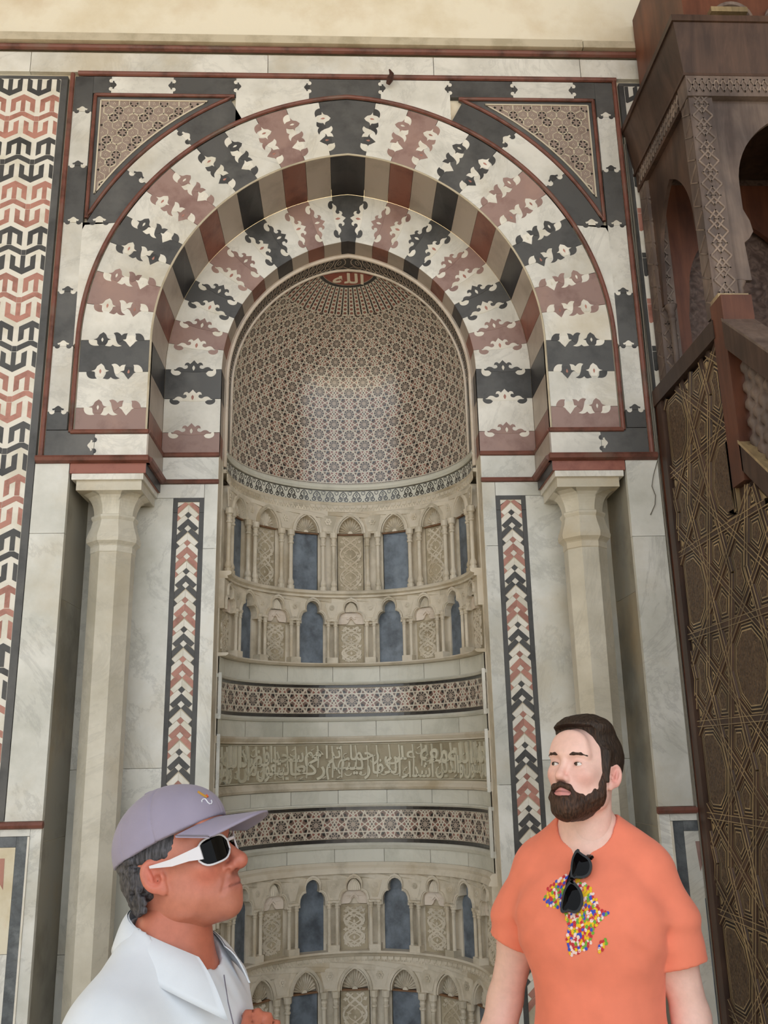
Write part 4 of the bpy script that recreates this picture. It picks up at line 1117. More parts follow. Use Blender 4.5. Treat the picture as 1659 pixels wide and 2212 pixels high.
for i, wd in enumerate(words):
    row = i % 2; col_ = i//2
    x1 = HALF-.05-cell*col_-(cell*.42 if row else 0)
    z0, z1 = (1.608, 1.730) if row == 0 else (1.524, 1.655)
    wdt = min(cell*.98, .10+.034*len(wd)); hgt = (z1-z0)*(1.0 if len(wd) > 3 else .9)
    v, f = word_mesh(shape(wd), wdt, hgt)
    mm = MB(); letters(mm, v, f, lambda x, y, w: cyl(x1-wdt+x, z0+y, w-.0098), 0, .012)
    if mm.v: mm.build('lettering', M['letter'], ins_)
rnd = random.Random(5)
st_ = MB()
for k in range(30):       # tall shafts of the alif and lam letters and small vowel strokes
    x = -HALF+.07+(2*HALF-.14)*(k+.3*rnd.random())/30
    z0, z1 = (1.54, 1.722) if k % 3 else (1.60, 1.725)
    ribbon(st_, [(x, z0), (x+.004, (z0+z1)/2), (x-.003, z1)], .0085, lambda u, v, w: cyl(u, v, w-.0098), 0, .0085)
    x2 = x+.03; zz = rnd.choice((1.535, 1.58, 1.655, 1.70)); ribbon(st_, [(x2, zz), (x2+.018, zz+.010)], .006, lambda u, v, w: cyl(u, v, w-.0098), 0, .008)
    pts = [(x2+.01+.02*math.cos(t), zz-.02+.012*math.sin(t)) for t in [PI+PI*q/6 for q in range(7)]]
    ribbon(st_, pts, .006, lambda u, v, w: cyl(u, min(1.728, max(1.526, v)), w-.0098), 0, .008)
tag(st_.build('letter_strokes', M['letter'], ins_), None, None, None, 'stuff')
for sd in (-1, 1): MB().box(*sorted((sd*.732, sd*.715)), D2-.005, D2+.018, 1.46, 1.79).build('end_stop', M['panel'], ins_)
M['medred'] = plain('medallion_red', '#8e4f42', 0.35, noise=.12)
# ---- semi-dome
RD = RN+E0
def dome(ang, ph, w):
    r = max(0.0, RD*math.cos(ph)-E0); z = ZS+RD*math.sin(ph)
    rr = r-w*math.cos(ph)
    return (rr*math.sin(ang), D2+rr*math.cos(ang), z-w*math.sin(ph))
_tab = [(0.0, 0.0)]; _ph = 0.0; _v = 0.0
while _ph < math.radians(70):
    d_ = math.radians(.25); r_ = RD*math.cos(_ph+d_/2)-E0; _v += RD*d_*RN/r_; _ph += d_; _tab.append((_v, _ph))
_tv = np.array([t[0] for t in _tab]); _tp = np.array([t[1] for t in _tab])
Z_D = 3.412
def domemap(u, v, w):
    """u round the niche, v upwards, keeping shapes as the vault narrows"""
    zc = ZS-Z_D
    if v <= zc: return cyl(u, Z_D+v, w)
    return dome(u/RN, float(np.interp(v-zc, _tv, _tp)), w)
sdm = empty('semi_dome', 'niche semi-dome lined with red, black and pearl star mosaic', 'dome', (0, D2, Z_D))
PH_F, PH_T = math.radians(50.5), math.acos(E0/RD)
md = MB()
md.grid(lambda s, t: cyl(RN*(-PI/2+PI*s), Z_D+(ZS-Z_D)*t, -.001), 72, 6, True)
md.grid(lambda s, t: dome(-PI/2+PI*s, PH_T*t, -.001), 72, 40, True)
md.build('vault', M['gback'], sdm, True)
YB = D2+.13
vmax = ZS-Z_D + float(np.interp(PH_F, _tp, _tv))
def ok_dome(u, v):
    if v < .003 or v > vmax: return False
    p = domemap(u, v, 0); return p[1] > YB+.012
W = 2*HALF/11.15
mosaic(sdm, girih(W, -HALF, HALF, 0, vmax, domemap, 0.0, .045, ok_dome, .0028, .025))
# radiating flutes
fl, fr_, fb = MB(), MB(), MB()
nf = 30
def med_r(ang):
    """edge of the medallion, seen from the dome axis"""
    s, c = math.sin(ang), math.cos(ang); yc = .10
    A_ = (s/.190)**2+(c/.160)**2; B_ = -2*c*yc/.160**2; C_ = (yc/.160)**2-1
    D_ = B_*B_-4*A_*C_
    return (-B_+math.sqrt(D_))/(2*A_) if D_ > 0 else .2
def ph_of_r(r): return math.acos(min(1, (r+E0)/RD))
for k in range(nf):
    a0, a1 = -PI/2+PI*k/nf, -PI/2+PI*(k+1)/nf; ac = (a0+a1)/2
    p1 = ph_of_r(med_r(ac)+.004)
    def okp(a, p): return dome(a, p, 0)[1] > YB+.012
    for t in range(14):
        pa, pb = PH_F+(p1-PH_F)*t/14, PH_F+(p1-PH_F)*(t+1)/14
        if not okp(ac, pb): continue
        b = len(fb.v)
        for a, p in ((a0-.010, pa), (a0+.010, pa), (a0+.010, pb), (a0-.010, pb)): fb.v.append(dome(a, p, .004))
        fb.f.append((b, b+1, b+2, b+3))
        if t % 2 == 0:
            w_ = (a1-a0)*.26; pm = (pa+pb)/2; hp = (pb-pa)*.85; b = len(fr_.v)
            for da, dp in ((-w_, 0), (-w_/2, -hp), (w_/2, -hp), (w_, 0), (w_/2, hp), (-w_/2, hp)): fr_.v.append(dome(ac+da*.85, pm+dp*.8, .0018))
            fr_.f.append(tuple(range(b, b+6)))
            pts = [(ac+w_*1.35*math.cos(q*PI/3), pm+hp*1.4*math.sin(q*PI/3)) for q in range(7)]
            for A_, B_ in zip(pts, pts[1:]):
                ribbon(fl, [A_, B_], .0085, lambda u, v, w: dome(u, v, w), .001, .003)
        else:
            ribbon(fl, [(ac-(a1-a0)*.36, pa), (ac+(a1-a0)*.36, pb)], .008, lambda u, v, w: dome(u, v, w), .001, .003)
            ribbon(fl, [(ac+(a1-a0)*.36, pa), (ac-(a1-a0)*.36, pb)], .008, lambda u, v, w: dome(u, v, w), .001, .003)
for mb, nm, mt in ((fl, 'flute_straps', 'strap'), (fr_, 'flute_hexagons', 'mred'), (fb, 'flute_lines', 'mblack')):
    tag(mb.build(nm, M[mt], sdm), None, None, None, 'stuff')
# medallion with its word
def dome_xy(x, y, w):
    rho = min(RD-E0, math.hypot(x, y-D2)); return (x, y, ZS+math.sqrt(RD*RD-(rho+E0)**2)-w)
def med_loop(k, n=40): return [(.190*k*math.cos(2*PI*i/n), D2+.10+.160*k*math.sin(2*PI*i/n)) for i in range(n)]
for nm, kk, mt, dw in (('medallion_rim', 1.0, 'mblack', .004), ('medallion_line', .90, 'mlight', .0055), ('medallion', .87, 'medred', .007)):
    mm = MB()
    mm.grid(lambda s, t: dome_xy(.190*kk*t*math.cos(2*PI*s), max(YB+.005, D2+.10+.160*kk*t*math.sin(2*PI*s)), dw), 40, 5)
    mm.build(nm, M[mt], sdm, True)
v, f = word_mesh(shape('الله'), .20, .075)
mm = MB(); letters(mm, v, f, lambda x, y, w: dome_xy(-.10+x, D2+.225-y, w), .007, .0095)
if mm.v: mm.build('medallion_lettering', M['strap2'], sdm)
# front edge: white mouldings and dark scroll band following the vault
def vault_arch(Y, inset, z0=Z_D, n=60):
    """section of the vault by the upright plane Y"""
    dy = Y-D2; L = []
    x0 = math.sqrt(max(0, (RN-inset)**2-dy*dy)); L.append((-x0, Y, z0))
    for sd in (-1, 1):
        rng = range(n+1) if sd < 0 else range(n-1, -1, -1)
        pm = math.acos((dy+E0)/(RD-inset))
        for i in rng:
            p = pm*i/n; r = (RD-inset)*math.cos(p)-E0; L.append((sd*math.sqrt(max(0, r*r-dy*dy)), Y, ZS+(RD-inset)*math.sin(p)))
    L.append((x0, Y, z0)); return L
for Y, rr, ins in ((D2+.006, .012, .004), (YB, .009, .004)):
    path = vault_arch(Y, ins, 3.30 if Y < YB else 3.42); pr = [(rr*1.2*math.cos(2*PI*i/8), rr*math.sin(2*PI*i/8)) for i in range(8)]
    MB().sweep(path, pr, frame=fr_path(path)).build('rim_moulding', M['rimwhite'], sdm, True)
bd = MB()
def bandf(s, t):
    A_ = vault_arch(D2+.012, .002); B_ = vault_arch(YB-.004, .002)
    k = s*(len(A_)-1); i = min(int(k), len(A_)-2); f = k-i; t2 = t
    a = Vector(A_[i]).lerp(Vector(A_[i+1]), f); b = Vector(B_[i]).lerp(Vector(B_[i+1]), f); return a.lerp(b, t2)
_A = [Vector(p) for p in vault_arch(D2+.012, .002)]; _B = [Vector(p) for p in vault_arch(YB-.004, .002)]; _NA = len(_A)-1
def bandp(s, t, w=0.0):
    k = min(max(s, 0), .99999)*_NA; i = int(k); f = k-i
    a = _A[i].lerp(_A[i+1], f); b = _B[i].lerp(_B[i+1], f); p = a.lerp(b, t)
    tow = Vector((0, p.y, 3.9))-p; return p+tow.normalized()*w
bd.grid(lambda s, t: bandp(s, t, .001), _NA, 2)
bd.build('rim_band', M['mblack'], sdm)
sc3 = MB(); nr = 44
for k in range(nr):
    c = (k+.5)/nr; d = .5/nr
    mpb = lambda u, v, w: bandp(u, v, w)
    def rb(pts, lw=.006):
        for p, q in zip(pts, pts[1:]):
            P, Q = Vector(bandp(p[0], p[1], .003)), Vector(bandp(q[0], q[1], .003)); dd = Q-P
            if dd.length < 1e-5: continue
            nn = dd.cross(Vector((0, P.y, 3.9))-P).normalized()*lw/2; b = len(sc3.v); sc3.v += [tuple(P-nn), tuple(Q-nn), tuple(Q+nn), tuple(P+nn)]; sc3.f.append((b, b+1, b+2, b+3))
    rb([(c+d*.75*math.sin(t), .42+.34*math.cos(t)) for t in [2*PI*q/10 for q in range(11)]])
    rb([(c+d*.3*math.sin(t), .42+.16*math.cos(t)) for t in [2*PI*q/6 for q in range(7)]], .004)
    rb([(c-d, .9), (c-d*.6, .72), (c, .88), (c+d*.6, .72), (c+d, .9)])
    rb([(c-d, .08), (c-d*.5, .16), (c, .05), (c+d*.5, .16), (c+d, .08)])
tag(sc3.build('rim_scrolls', M['mlight'], sdm), None, None, None, 'stuff')

# ================================================================ wooden pulpit (minbar) on the right
M['wd'] = wood('pulpit_wood', '#3a2b24', '#5c473c', scale=5)
M['wdr'] = wood('red_wood', '#523023', '#774b38', scale=4)
M['wdl'] = wood('pale_fillet_glint', '#8f7d5e', '#bda881', scale=8, rough=0.32)
M['wdk'] = wood('dark_groove', '#241812', '#38271e', scale=5)
M['wdg'] = wood('grey_wood', '#5a4d48', '#82746c', scale=5)
M['wdc'] = None
M['wdgl'] = wood('pale_carving', '#6f625a', '#94867c', scale=6)  # carving tone, paler than the boards it stands on
def rnd_(): return random.random()
def carvedwood(name, base, light, sc):
    m, nt, b = nodes(name, 0.55, 0.35); L = nt.links
    geo = N(nt, 'ShaderNodeNewGeometry')
    vo = N(nt, 'ShaderNodeTexVoronoi', Scale=sc); vo.feature = 'SMOOTH_F1'; L.new(geo.outputs['Position'], vo.inputs['Vector'])
    wv = N(nt, 'ShaderNodeTexNoise', Scale=sc*.7, Detail=3.0, Distortion=2.0); L.new(geo.outputs['Position'], wv.inputs['Vector'])
    r = ramp(nt, wv.outputs['Fac'], [(0.35, hexc(base)), (0.65, hexc(light))]); L.new(r.outputs[0], b.inputs['Base Color'])
    bp = N(nt, 'ShaderNodeBump', Strength=0.9, Distance=0.008); L.new(vo.outputs['Distance'], bp.inputs['Height']); L.new(bp.outputs[0], b.inputs['Normal'])
    return m
M['wdc'] = carvedwood('carved_wood', '#3f3026', '#6b5845', 70)
M['wdcb'] = carvedwood('carved_back', '#4a3a35', '#6d5a52', 26)
XS = 1.66
mb_ = empty('wooden_pulpit', 'tall carved dark wooden pulpit with canopy and star-patterned side, standing against the wall', 'pulpit', (2.2, -.4, FLOOR))
def wbox(nm, x0, x1, y0, y1, z0, z1, m, parent=None): return MB().box(x0, x1, y0, y1, z0, z1).build(nm, M[m], parent or mb_)
def side(u, v, w): return (XS-w, u, v)      # plane of the flank: u = Y, v = Z
SL = .90
def zstair(y, z0): return z0+SL*(y+.96)     # rails fall towards the room
body = MB().plate([(-.84, FLOOR), (0, FLOOR), (0, 3.44), (-.84, 3.44)][::-1], side, -.10, -.012)
fl_pts = [(-.02, FLOOR), (-.02, 3.44), (-.90, 3.44), (-.90, 2.80), (-3.9, zstair(-3.9, 2.80)), (-3.9, FLOOR)]
MB().plate(fl_pts, side, -.9, -.012).build('flank', M['wd'], mb_)
wbox('wall_stile', XS-.012, XS+.03, -.055, 0.0, FLOOR, 3.52, 'wdr')
wbox('stile', XS-.022, XS+.03, -.118, -.056, FLOOR, 3.44, 'wd')
wbox('platform_rail', XS-.03, XS+.10, -.86, -.03, 3.44, 3.53, 'wd')
wbox('newel', XS-.025, XS+.115, -.965, -.845, 2.74, 3.60, 'wdr')
wbox('newel_cap', XS-.02, XS+.12, -.93, -.845, 3.60, 3.625, 'wdl')
def slope_bar(nm, z0, th, x0, x1, m, ya=-.955, yb=-3.9):
    za, zb = zstair(ya, z0), zstair(yb, z0)
    mb = MB().add([(x0, ya, za-th), (x1, ya, za-th), (x1, ya, za), (x0, ya, za), (x0, yb, zb-th), (x1, yb, zb-th), (x1, yb, zb), (x0, yb, zb)],
                  [(0, 1, 2, 3), (4, 7, 6, 5), (0, 3, 7, 4), (1, 5, 6, 2), (3, 2, 6, 7), (0, 4, 5, 1)])
    return mb.build(nm, M[m], mb_)
slope_bar('handrail', 3.47, .13, XS-.03, XS+.10, 'wd'); slope_bar('handrail_cap', 3.485, .014, XS-.032, XS+.115, 'wdg')
slope_bar('stringer', 2.90, .12, XS-.025, XS+.10, 'wd'); slope_bar('stringer_fillet', 2.915, .014, XS-.03, XS+.05, 'wdl')
# turned spindles of the stair balustrade
sp = MB().lathe([(.012, 0), (.012, .03), (.026, .05), (.026, .07), (.012, .09), (.012, .11), (.026, .13), (.026, .15), (.012, .17), (.012, .19), (.026, .21), (.026, .23), (.012, .25), (.012, .27), (.026, .29), (.026, .31), (.012, .33), (.012, .36), (.026, .38), (.026, .40), (.012, .42), (.012, .46)], 8)
sp_me = to_me('spindle', sp, M['wdg'], True)
for k in range(30):
    y = -1.0-.058*k; ob = bpy.data.objects.new('spindle', sp_me); link(ob, mb_); ob.location = (XS+.03-2.2, y+.4, zstair(y, 2.89)-FLOOR-.01)
wbox('balustrade_back', XS+.12, XS+.14, -3.9, -.96, FLOOR, 1.2, 'wd')
# star lattice of the flank: strap lines, panels between them
def faces_of(segs):
    """split segments at their crossings and walk round the faces"""
    pts = {}; P = []
    def pid(p):
        k = (round(p[0], 4), round(p[1], 4))
        for dx in (0, 1e-4, -1e-4):
            for dy in (0, 1e-4, -1e-4):
                q = (round(k[0]+dx, 4), round(k[1]+dy, 4))
                if q in pts: return pts[q]
        pts[k] = len(P); P.append(p); return pts[k]
    n = len(segs); cut = [[0.0, 1.0] for _ in segs]
    for i in range(n):
        (ax, ay), (bx, by) = segs[i]
        for j in range(i+1, n):
            (cx, cy), (dx, dy) = segs[j]
            if max(ax, bx) < min(cx, dx)-1e-6 or max(cx, dx) < min(ax, bx)-1e-6 or max(ay, by) < min(cy, dy)-1e-6 or max(cy, dy) < min(ay, by)-1e-6: continue
            den = (bx-ax)*(dy-cy)-(by-ay)*(dx-cx)
            if abs(den) < 1e-10: continue
            t = ((cx-ax)*(dy-cy)-(cy-ay)*(dx-cx))/den; s = ((cx-ax)*(by-ay)-(cy-ay)*(bx-ax))/den
            if -1e-5 <= t <= 1+1e-5 and -1e-5 <= s <= 1+1e-5: cut[i].append(t); cut[j].append(s)
    adj = {}
    for (a, b), c in zip(segs, cut):
        c = sorted(c); q = [pid((a[0]+(b[0]-a[0])*t, a[1]+(b[1]-a[1])*t)) for t in c]
        for u, v in zip(q, q[1:]):
            if u != v: adj.setdefault(u, set()).add(v); adj.setdefault(v, set()).add(u)
    order_ = {u: sorted(vs, key=lambda v: math.atan2(P[v][1]-P[u][1], P[v][0]-P[u][0])) for u, vs in adj.items()}
    seen = set(); out = []
    for u in order_:
        for v in order_[u]:
            if (u, v) in seen: continue
            f = []; a, b = u, v
            while (a, b) not in seen and len(f) < 60:
                seen.add((a, b)); f.append(a); o_ = order_[b]; a, b = b, o_[(o_.index(a)-1) % len(o_)]
            A = sum(P[f[i]][0]*P[f[(i+1) % len(f)]][1]-P[f[(i+1) % len(f)]][0]*P[f[i]][1] for i in range(len(f)))/2
            if A > 1e-5 and len(f) > 2: out.append(([P[i] for i in f], A))
    return out, P, adj
def inset(lp, d):
    n = len(lp); o = []
    for i in range(n):
        a, b, c = Vector(lp[i-1]), Vector(lp[i]), Vector(lp[(i+1) % n])
        e1, e2 = (b-a).normalized(), (c-b).normalized(); n1, n2 = Vector((-e1.y, e1.x)), Vector((-e2.y, e2.x))
        m_ = n1+n2; L = m_.length
        if L < .25: m_ = n1
        else: m_ = m_/L
        k = max(.35, m_.dot(n1)); o.append(tuple(b+m_*(d/k)))
    return o
def area(lp): return sum(lp[i][0]*lp[(i+1) % len(lp)][1]-lp[(i+1) % len(lp)][0]*lp[i][1] for i in range(len(lp)))/2
WL = 1.06; KY = 1.08; HLt = WL*math.tan(PI/5)*KY
segs = []
U0, U1, V0, V1 = -1.25, -.12, .15, 3.435
cu, cvv = -.768, 2.815
for i in range(-5, 6):
    for j in range(-14, 8):
        x, y = cu+i*WL/2, cvv+j*HLt/2
        if x < U0-.5 or x > U1+.5: continue
        S = []
        if (i+j) % 2 == 0:
            ap = .309*WL
            for k in range(10):
                a, b = k*PI/5, (k+3)*PI/5; S.append(((ap*math.cos(a), ap*math.sin(a)), (ap*math.cos(b), ap*math.sin(b))))
        else:
            Pq = [(-.191, 0), (-.0955, .0694), (.0955, .0694), (.191, 0), (.0955, -.0694), (-.0955, -.0694)]
            for a, b in ((0, 1), (0, 5), (3, 2), (3, 4)): S.append(((Pq[a][0]*WL, Pq[a][1]*WL), (Pq[b][0]*WL, Pq[b][1]*WL)))
            for sx in (-1, 1):
                S.append(((sx*.0955*WL, .0694*WL), (sx*.073*WL, 0))); S.append(((sx*.0955*WL, -.0694*WL), (sx*.073*WL, 0)))
        for p, q in S:
            p = (x+p[0], y+p[1]*KY); q = (x+q[0], y+q[1]*KY)
            # clip to the field
            t0, t1 = 0.0, 1.0; dx, dy = q[0]-p[0], q[1]-p[1]; okc = True
            for pp, qq in ((-dx, p[0]-U0), (dx, U1-p[0]), (-dy, p[1]-V0), (dy, V1-p[1])):
                if abs(pp) < 1e-12:
                    if qq < 0: okc = False
                else:
                    r = qq/pp
                    if pp < 0: t0 = max(t0, r)
                    else: t1 = min(t1, r)
            if okc and t1-t0 > 1e-4: segs.append(((p[0]+dx*t0, p[1]+dy*t0), (p[0]+dx*t1, p[1]+dy*t1)))
key = {}
for s in segs:
    k = tuple(sorted(((round(s[0][0], 3), round(s[0][1], 3)), (round(s[1][0], 3), round(s[1][1], 3))))); key[k] = s
segs = list(key.values())
base_segs = list(segs)
segs += [((U0, V0), (U1, V0)), ((U1, V0), (U1, V1)), ((U1, V1), (U0, V1)), ((U0, V1), (U0, V0))]
def in_field(y, z, m=0.0):
    if y > U1+1e-4 or z > V1+1e-4 or z < V0-1e-4: return False
    if y > -.845-m: return True
    return z < min(2.74, zstair(y, 2.78))-m
def clip_line(q):
    f = lambda p: (zstair(p[0], 2.77)-p[1]) if p[0] < -.846 else 1.0
    o = []
    for i in range(len(q)):
        a, b = q[i], q[(i+1) % len(q)]; fa, fb = f(a), f(b)
        if fa >= 0: o.append(a)
        if (fa >= 0) != (fb >= 0):
            lo_, hi_ = (a, b) if fa >= 0 else (b, a)
            for _ in range(14):
                m_ = ((lo_[0]+hi_[0])/2, (lo_[1]+hi_[1])/2)
                if f(m_) >= 0: lo_ = m_
                else: hi_ = m_
            o.append(lo_)
    return o
fcs, _, _ = faces_of(segs)
HWs = .019
cnt_ = 0
for lp, A in fcs:
    c = (sum(p[0] for p in lp)/len(lp), sum(p[1] for p in lp)/len(lp))
    if not all(in_field(p[0], p[1], .0) for p in lp):
        if c[0] > -.86: lp = clip_rect(lp, -.846, 5, -5, 5) if c[1] > 2.70 else lp
        if len(lp) < 3: continue
        lp = clip_line(lp)
        if len(lp) < 3: continue
        lp = clean(lp); A = area(lp)
        if A < 2e-3: continue
    if cnt_ > 290: continue
    b0 = inset(lp, HWs)
    if area(b0) < 3e-4: continue
    pn = MB(); rev = lambda q: q[::-1]
    # seen from -X the Y axis runs to the right reversed, so outlines are flipped
    pn.plate(rev(b0), side, -.012, .004)
    b1 = inset(lp, HWs+.006); 
    ob = pn.build('star_panel', M['wdl'], mb_)
    lv = [(.006, .0050, 'wdk', 'groove'), (.015, .0062, 'wdl', 'fillet'), (.021, .0070, 'wdk', 'groove'), (.030, .0078, 'wdl', 'fillet'), (.036, .0086, 'wdc', 'carved_centre')]
    for d, h, mt, nm in lv:
        q = inset(lp, HWs+d)
        if area(q) < 2.0e-4 or area(q) > A or any((Vector(q[i])-Vector(lp[i])).length > .12 for i in range(len(lp))): break
        MB().plate(rev(q), side, .003, h).build(nm, M[mt], ob)
    cnt_ += 1
st = MB()
def seg_strip(p, q, off, wd, h, mb):
    d = Vector(q)-Vector(p); n = Vector((-d.y, d.x)).normalized()*off
    P_, Q_ = Vector(p)+n, Vector(q)+n
    L = max(1, int(d.length/.05))
    for k in range(L):
        a, b = P_.lerp(Q_, k/L), P_.lerp(Q_, (k+1)/L)
        if in_field(a.x, a.y, .01) and in_field(b.x, b.y, .01): ribbon(mb, [a, b], wd, side, .002, h, .0)
s1, s2 = MB(), MB()
for i_, (p, q) in enumerate(base_segs):
    hj = .0012*random.random()
    seg_strip(p, q, 0, .034, .0105+hj, s1)
    seg_strip(p, q, .0125, .0030, .0128+hj, s2); seg_strip(p, q, -.0125, .0030, .0128+hj, s2)  # pale lines put the light caught along the straps into the colour
tag(s1.build('strap_lattice', M['wd'], mb_), None, None, None, 'stuff'); tag(s2.build('strap_glints', M['wdl'], mb_), None, None, None, 'stuff')
# canopy
CX0, CY0 = 1.675, -.775; CX1 = 2.72
def carved_post(nm, x0, x1, y0, y1, z0, z1):
    p = wbox(nm, x0, x1, y0, y1, z0, z1, 'wdg')
    rl = MB(); n = int((z1-z0)/.14)
    for k in range(n):
        zc = z0+.07+(z1-z0-.1)*k/n+.03; xc = (x0+x1)/2; hw = (x1-x0)/2-.012
        for pts in ([(-hw, -.062), (hw*.2, 0), (-hw, .062)], [(hw, -.062), (-hw*.2, 0), (hw, .062)], [(0, -.05), (hw*.75, 0), (0, .05), (-hw*.75, 0), (0, -.05)]):
            ribbon(rl, [(xc+a, zc+b) for a, b in pts], .008, lambda u, v, w: (u, y0-w, v), -.001, .005+.0006*rnd_())
        yc = (y0+y1)/2; hy = (y1-y0)/2-.010
        for pts in ([(-hy, -.05), (hy, 0), (-hy, .05)],):
            ribbon(rl, [(yc+a, zc+b) for a, b in pts], .006, lambda u, v, w: (x0-w, u, v), -.001, .004)
    tag(rl.build('carving', M['wdgl'], p), None, None, None, 'stuff')
    return p
carved_post('canopy_post', 1.682, 1.80, -.80, -.70, 3.60, 4.86)
carved_post('canopy_post', 1.682, 1.78, -.13, -.03, 3.50, 4.86)
carved_post('canopy_post', 2.58, 2.70, -.80, -.70, 3.60, 4.86)
carved_post('canopy_post', 2.60, 2.70, -.13, -.03, 3.50, 4.86)
# frieze
fz = MB().box(1.675, 2.705, -.81, -.79, 4.76, 4.895).box(1.672, 1.692, -.81, -.02, 4.76, 4.895)
f_ = MB().box(1.674, 2.705, -.812, -.70, 4.775, 4.895).build('front_frieze', M['wdg'], mb_); rl = MB()
for k in range(14):
    x = 1.72+.07*k
    for s in (-1, 1): ribbon(rl, [(x-.035, 4.835-s*.035), (x, 4.835+s*.035), (x+.035, 4.835-s*.035)], .008, lambda u, v, w: (u, -.812-w, v), -.001, .005)
tag(rl.build('carving', M['wdgl'], f_), None, None, None, 'stuff')
f_ = MB().box(1.674, 1.78, -.69, -.02, 4.775, 4.895).build('side_frieze', M['wd'], mb_); rl = MB()
for k in range(9):
    y = -.66+.07*k
    for s in (-1, 1): ribbon(rl, [(y-.035, 4.835-s*.035), (y, 4.835+s*.035), (y+.035, 4.835-s*.035)], .008, lambda u, v, w: (1.674-w, u, v), -.001, .005)
tag(rl.build('carving', M['wdgl'], f_), None, None, None, 'stuff')
wbox('front_gap', 1.80, 2.60, -.795, -.78, 4.72, 4.76, 'black_w') if 'black_w' in M else None
# flared cornice
cz0, cz1 = 4.90, 5.185
cn = MB().add([(1.675, -.80, cz0), (2.72, -.80, cz0), (2.72, 0, cz0), (1.675, 0, cz0), (1.632, -.845, cz1), (2.76, -.845, cz1), (2.76, 0, cz1), (1.632, 0, cz1)],
              [(0, 1, 5, 4), (1, 2, 6, 5), (3, 0, 4, 7), (4, 5, 6, 7), (0, 3, 2, 1), (2, 3, 7, 6)])
cn.build('cornice', M['wd'], mb_)
wbox('cornice_fillet', 1.622, 2.77, -.855, -.0, 5.186, 5.222, 'wd'); wbox('cornice_bead', 1.665, 2.73, -.815, 0, 4.893, 4.908, 'wd')
# arched boards
def keel(a, h, n=12): return [(x, y) for x, y in pointed(a, h, n)]
ar_y = dense([(-.70, 4.12), (-.70, 4.775), (-.13, 4.775), (-.13, 3.98), (-.16, 3.98)] + [(-.415+x, 4.18+y) for x, y in keel(.235, .40)] + [(-.655, 4.12)], .2)
MB().plate(ar_y, lambda u, v, w: (1.70-w, u, v), -.02, .0).build('side_arch', M['wd'], mb_)
fa = [(1.80, 4.775), (1.80, 3.78), (1.885, 3.78), (1.875, 3.98), (1.90, 4.0), (1.925, 4.04), (1.915, 4.10), (1.89, 4.16)] + [(2.19-x, 4.30+y) for x, y in [(p[0], p[1]) for p in keel(.30, .40)]] + [(2.49, 4.16), (2.465, 4.10), (2.455, 4.04), (2.48, 4.0), (2.505, 3.98), (2.495, 3.78), (2.58, 3.78), (2.58, 4.775)]
MB().plate(fa[::-1], flat(-.775), -.025, 0).build('front_arch', M['wdg'], mb_)
ba = [(1.78, 4.775), (1.78, 3.62), (1.86, 3.62), (1.86, 3.95)] + [(2.19-x, 4.10+y) for x, y in keel(.31, .45)] + [(2.52, 3.95), (2.52, 3.62), (2.60, 3.62), (2.60, 4.775)]
MB().plate(ba[::-1], flat(-.09), -.03, 0).build('rear_arch', M['wdr'], mb_)
wbox('canopy_back', 1.69, 2.70, -.025, -.004, 3.45, 4.88, 'wdcb'); wbox('canopy_floor', 1.69, 2.70, -.84, -.005, 3.40, 3.44, 'wd'); wbox('canopy_ceiling', 1.69, 2.70, -.80, -.005, 4.86, 4.89, 'wd')
wbox('far_side_board', 2.70, 2.73, -.80, -.005, 3.45, 4.88, 'wd')
# small turned shafts in the openings
def shaft(x, y, z0, z1):
    MB().lathe([(.022, z0), (.022, z0+.03), (.016, z0+.04), (.016, z1-.09), (.021, z1-.085), (.021, z1-.07), (.016, z1-.065), (.022, z1-.045), (.019, z1-.03), (.034, z1), (.034, z1+.006)], 10, (x, y)).build('turned_shaft', M['wdg'], mb_, True)
shaft(1.735, -.16, 3.53, 3.97); shaft(1.83, -.75, 3.5, 3.775); shaft(2.55, -.75, 3.5, 3.775)
# base of the little dome on top
dr = wbox('drum', 1.74, 2.64, -.74, -.06, 5.22, 5.95, 'wdr')
for k in range(3):
    xc = 1.99+.28*k; mm = MB(); pth = [(xc+.095*math.cos(t), -.748, 5.30+.095*math.sin(t)) for t in [-.3+(PI+.6)*q/14 for q in range(15)]]
    mm.tube(pth, .016, 6).build('ring_arch', M['wdg'], dr)
    MB().plate([(xc+.085*math.cos(t), 5.30+.085*math.sin(t)) for t in [-.3+(PI+.6)*q/14 for q in range(15)]], flat(-.74), 0, .003).build('opening_shade', M['dark'], dr)  # flat black plate standing in for the shade inside each arch
MB().box(1.86, 2.05, -.80, -.745, 5.30, 5.33).build('slat', M['wdl'], dr)
# ================================================================ cables
def cable(label, pts, r):
    tag(MB().tube(pts, r, 5).build('cable', M['cable']), label, 'cable', 'cables beside the pulpit')
cable('grey cable running down the wall edge of the pulpit', [(1.634, -.012, 5.15), (1.636, -.018, 4.6), (1.633, -.012, 4.1), (1.638, -.016, 3.6), (1.634, -.012, 3.1), (1.640, -.012, 2.4), (1.643, -.012, 1.7), (1.645, -.012, 1.0), (1.646, -.012, 0.2), (1.646, -.012, FLOOR)], .006)
cable('second thin cable twisted beside the pulpit edge', [(1.626, -.02, 5.10), (1.624, -.012, 4.5), (1.630, -.02, 4.0), (1.626, -.012, 3.5), (1.628, -.014, 3.18)], .005)
cable('loose thin wire hanging over the right pilaster', [pix(1420, 996, -.006), pix(1412, 1025, -.01), pix(1408, 1050, -.008), pix(1416, 1070, -.01), pix(1415, 1090, -.01), pix(1405, 1112, -.006)], .0022)
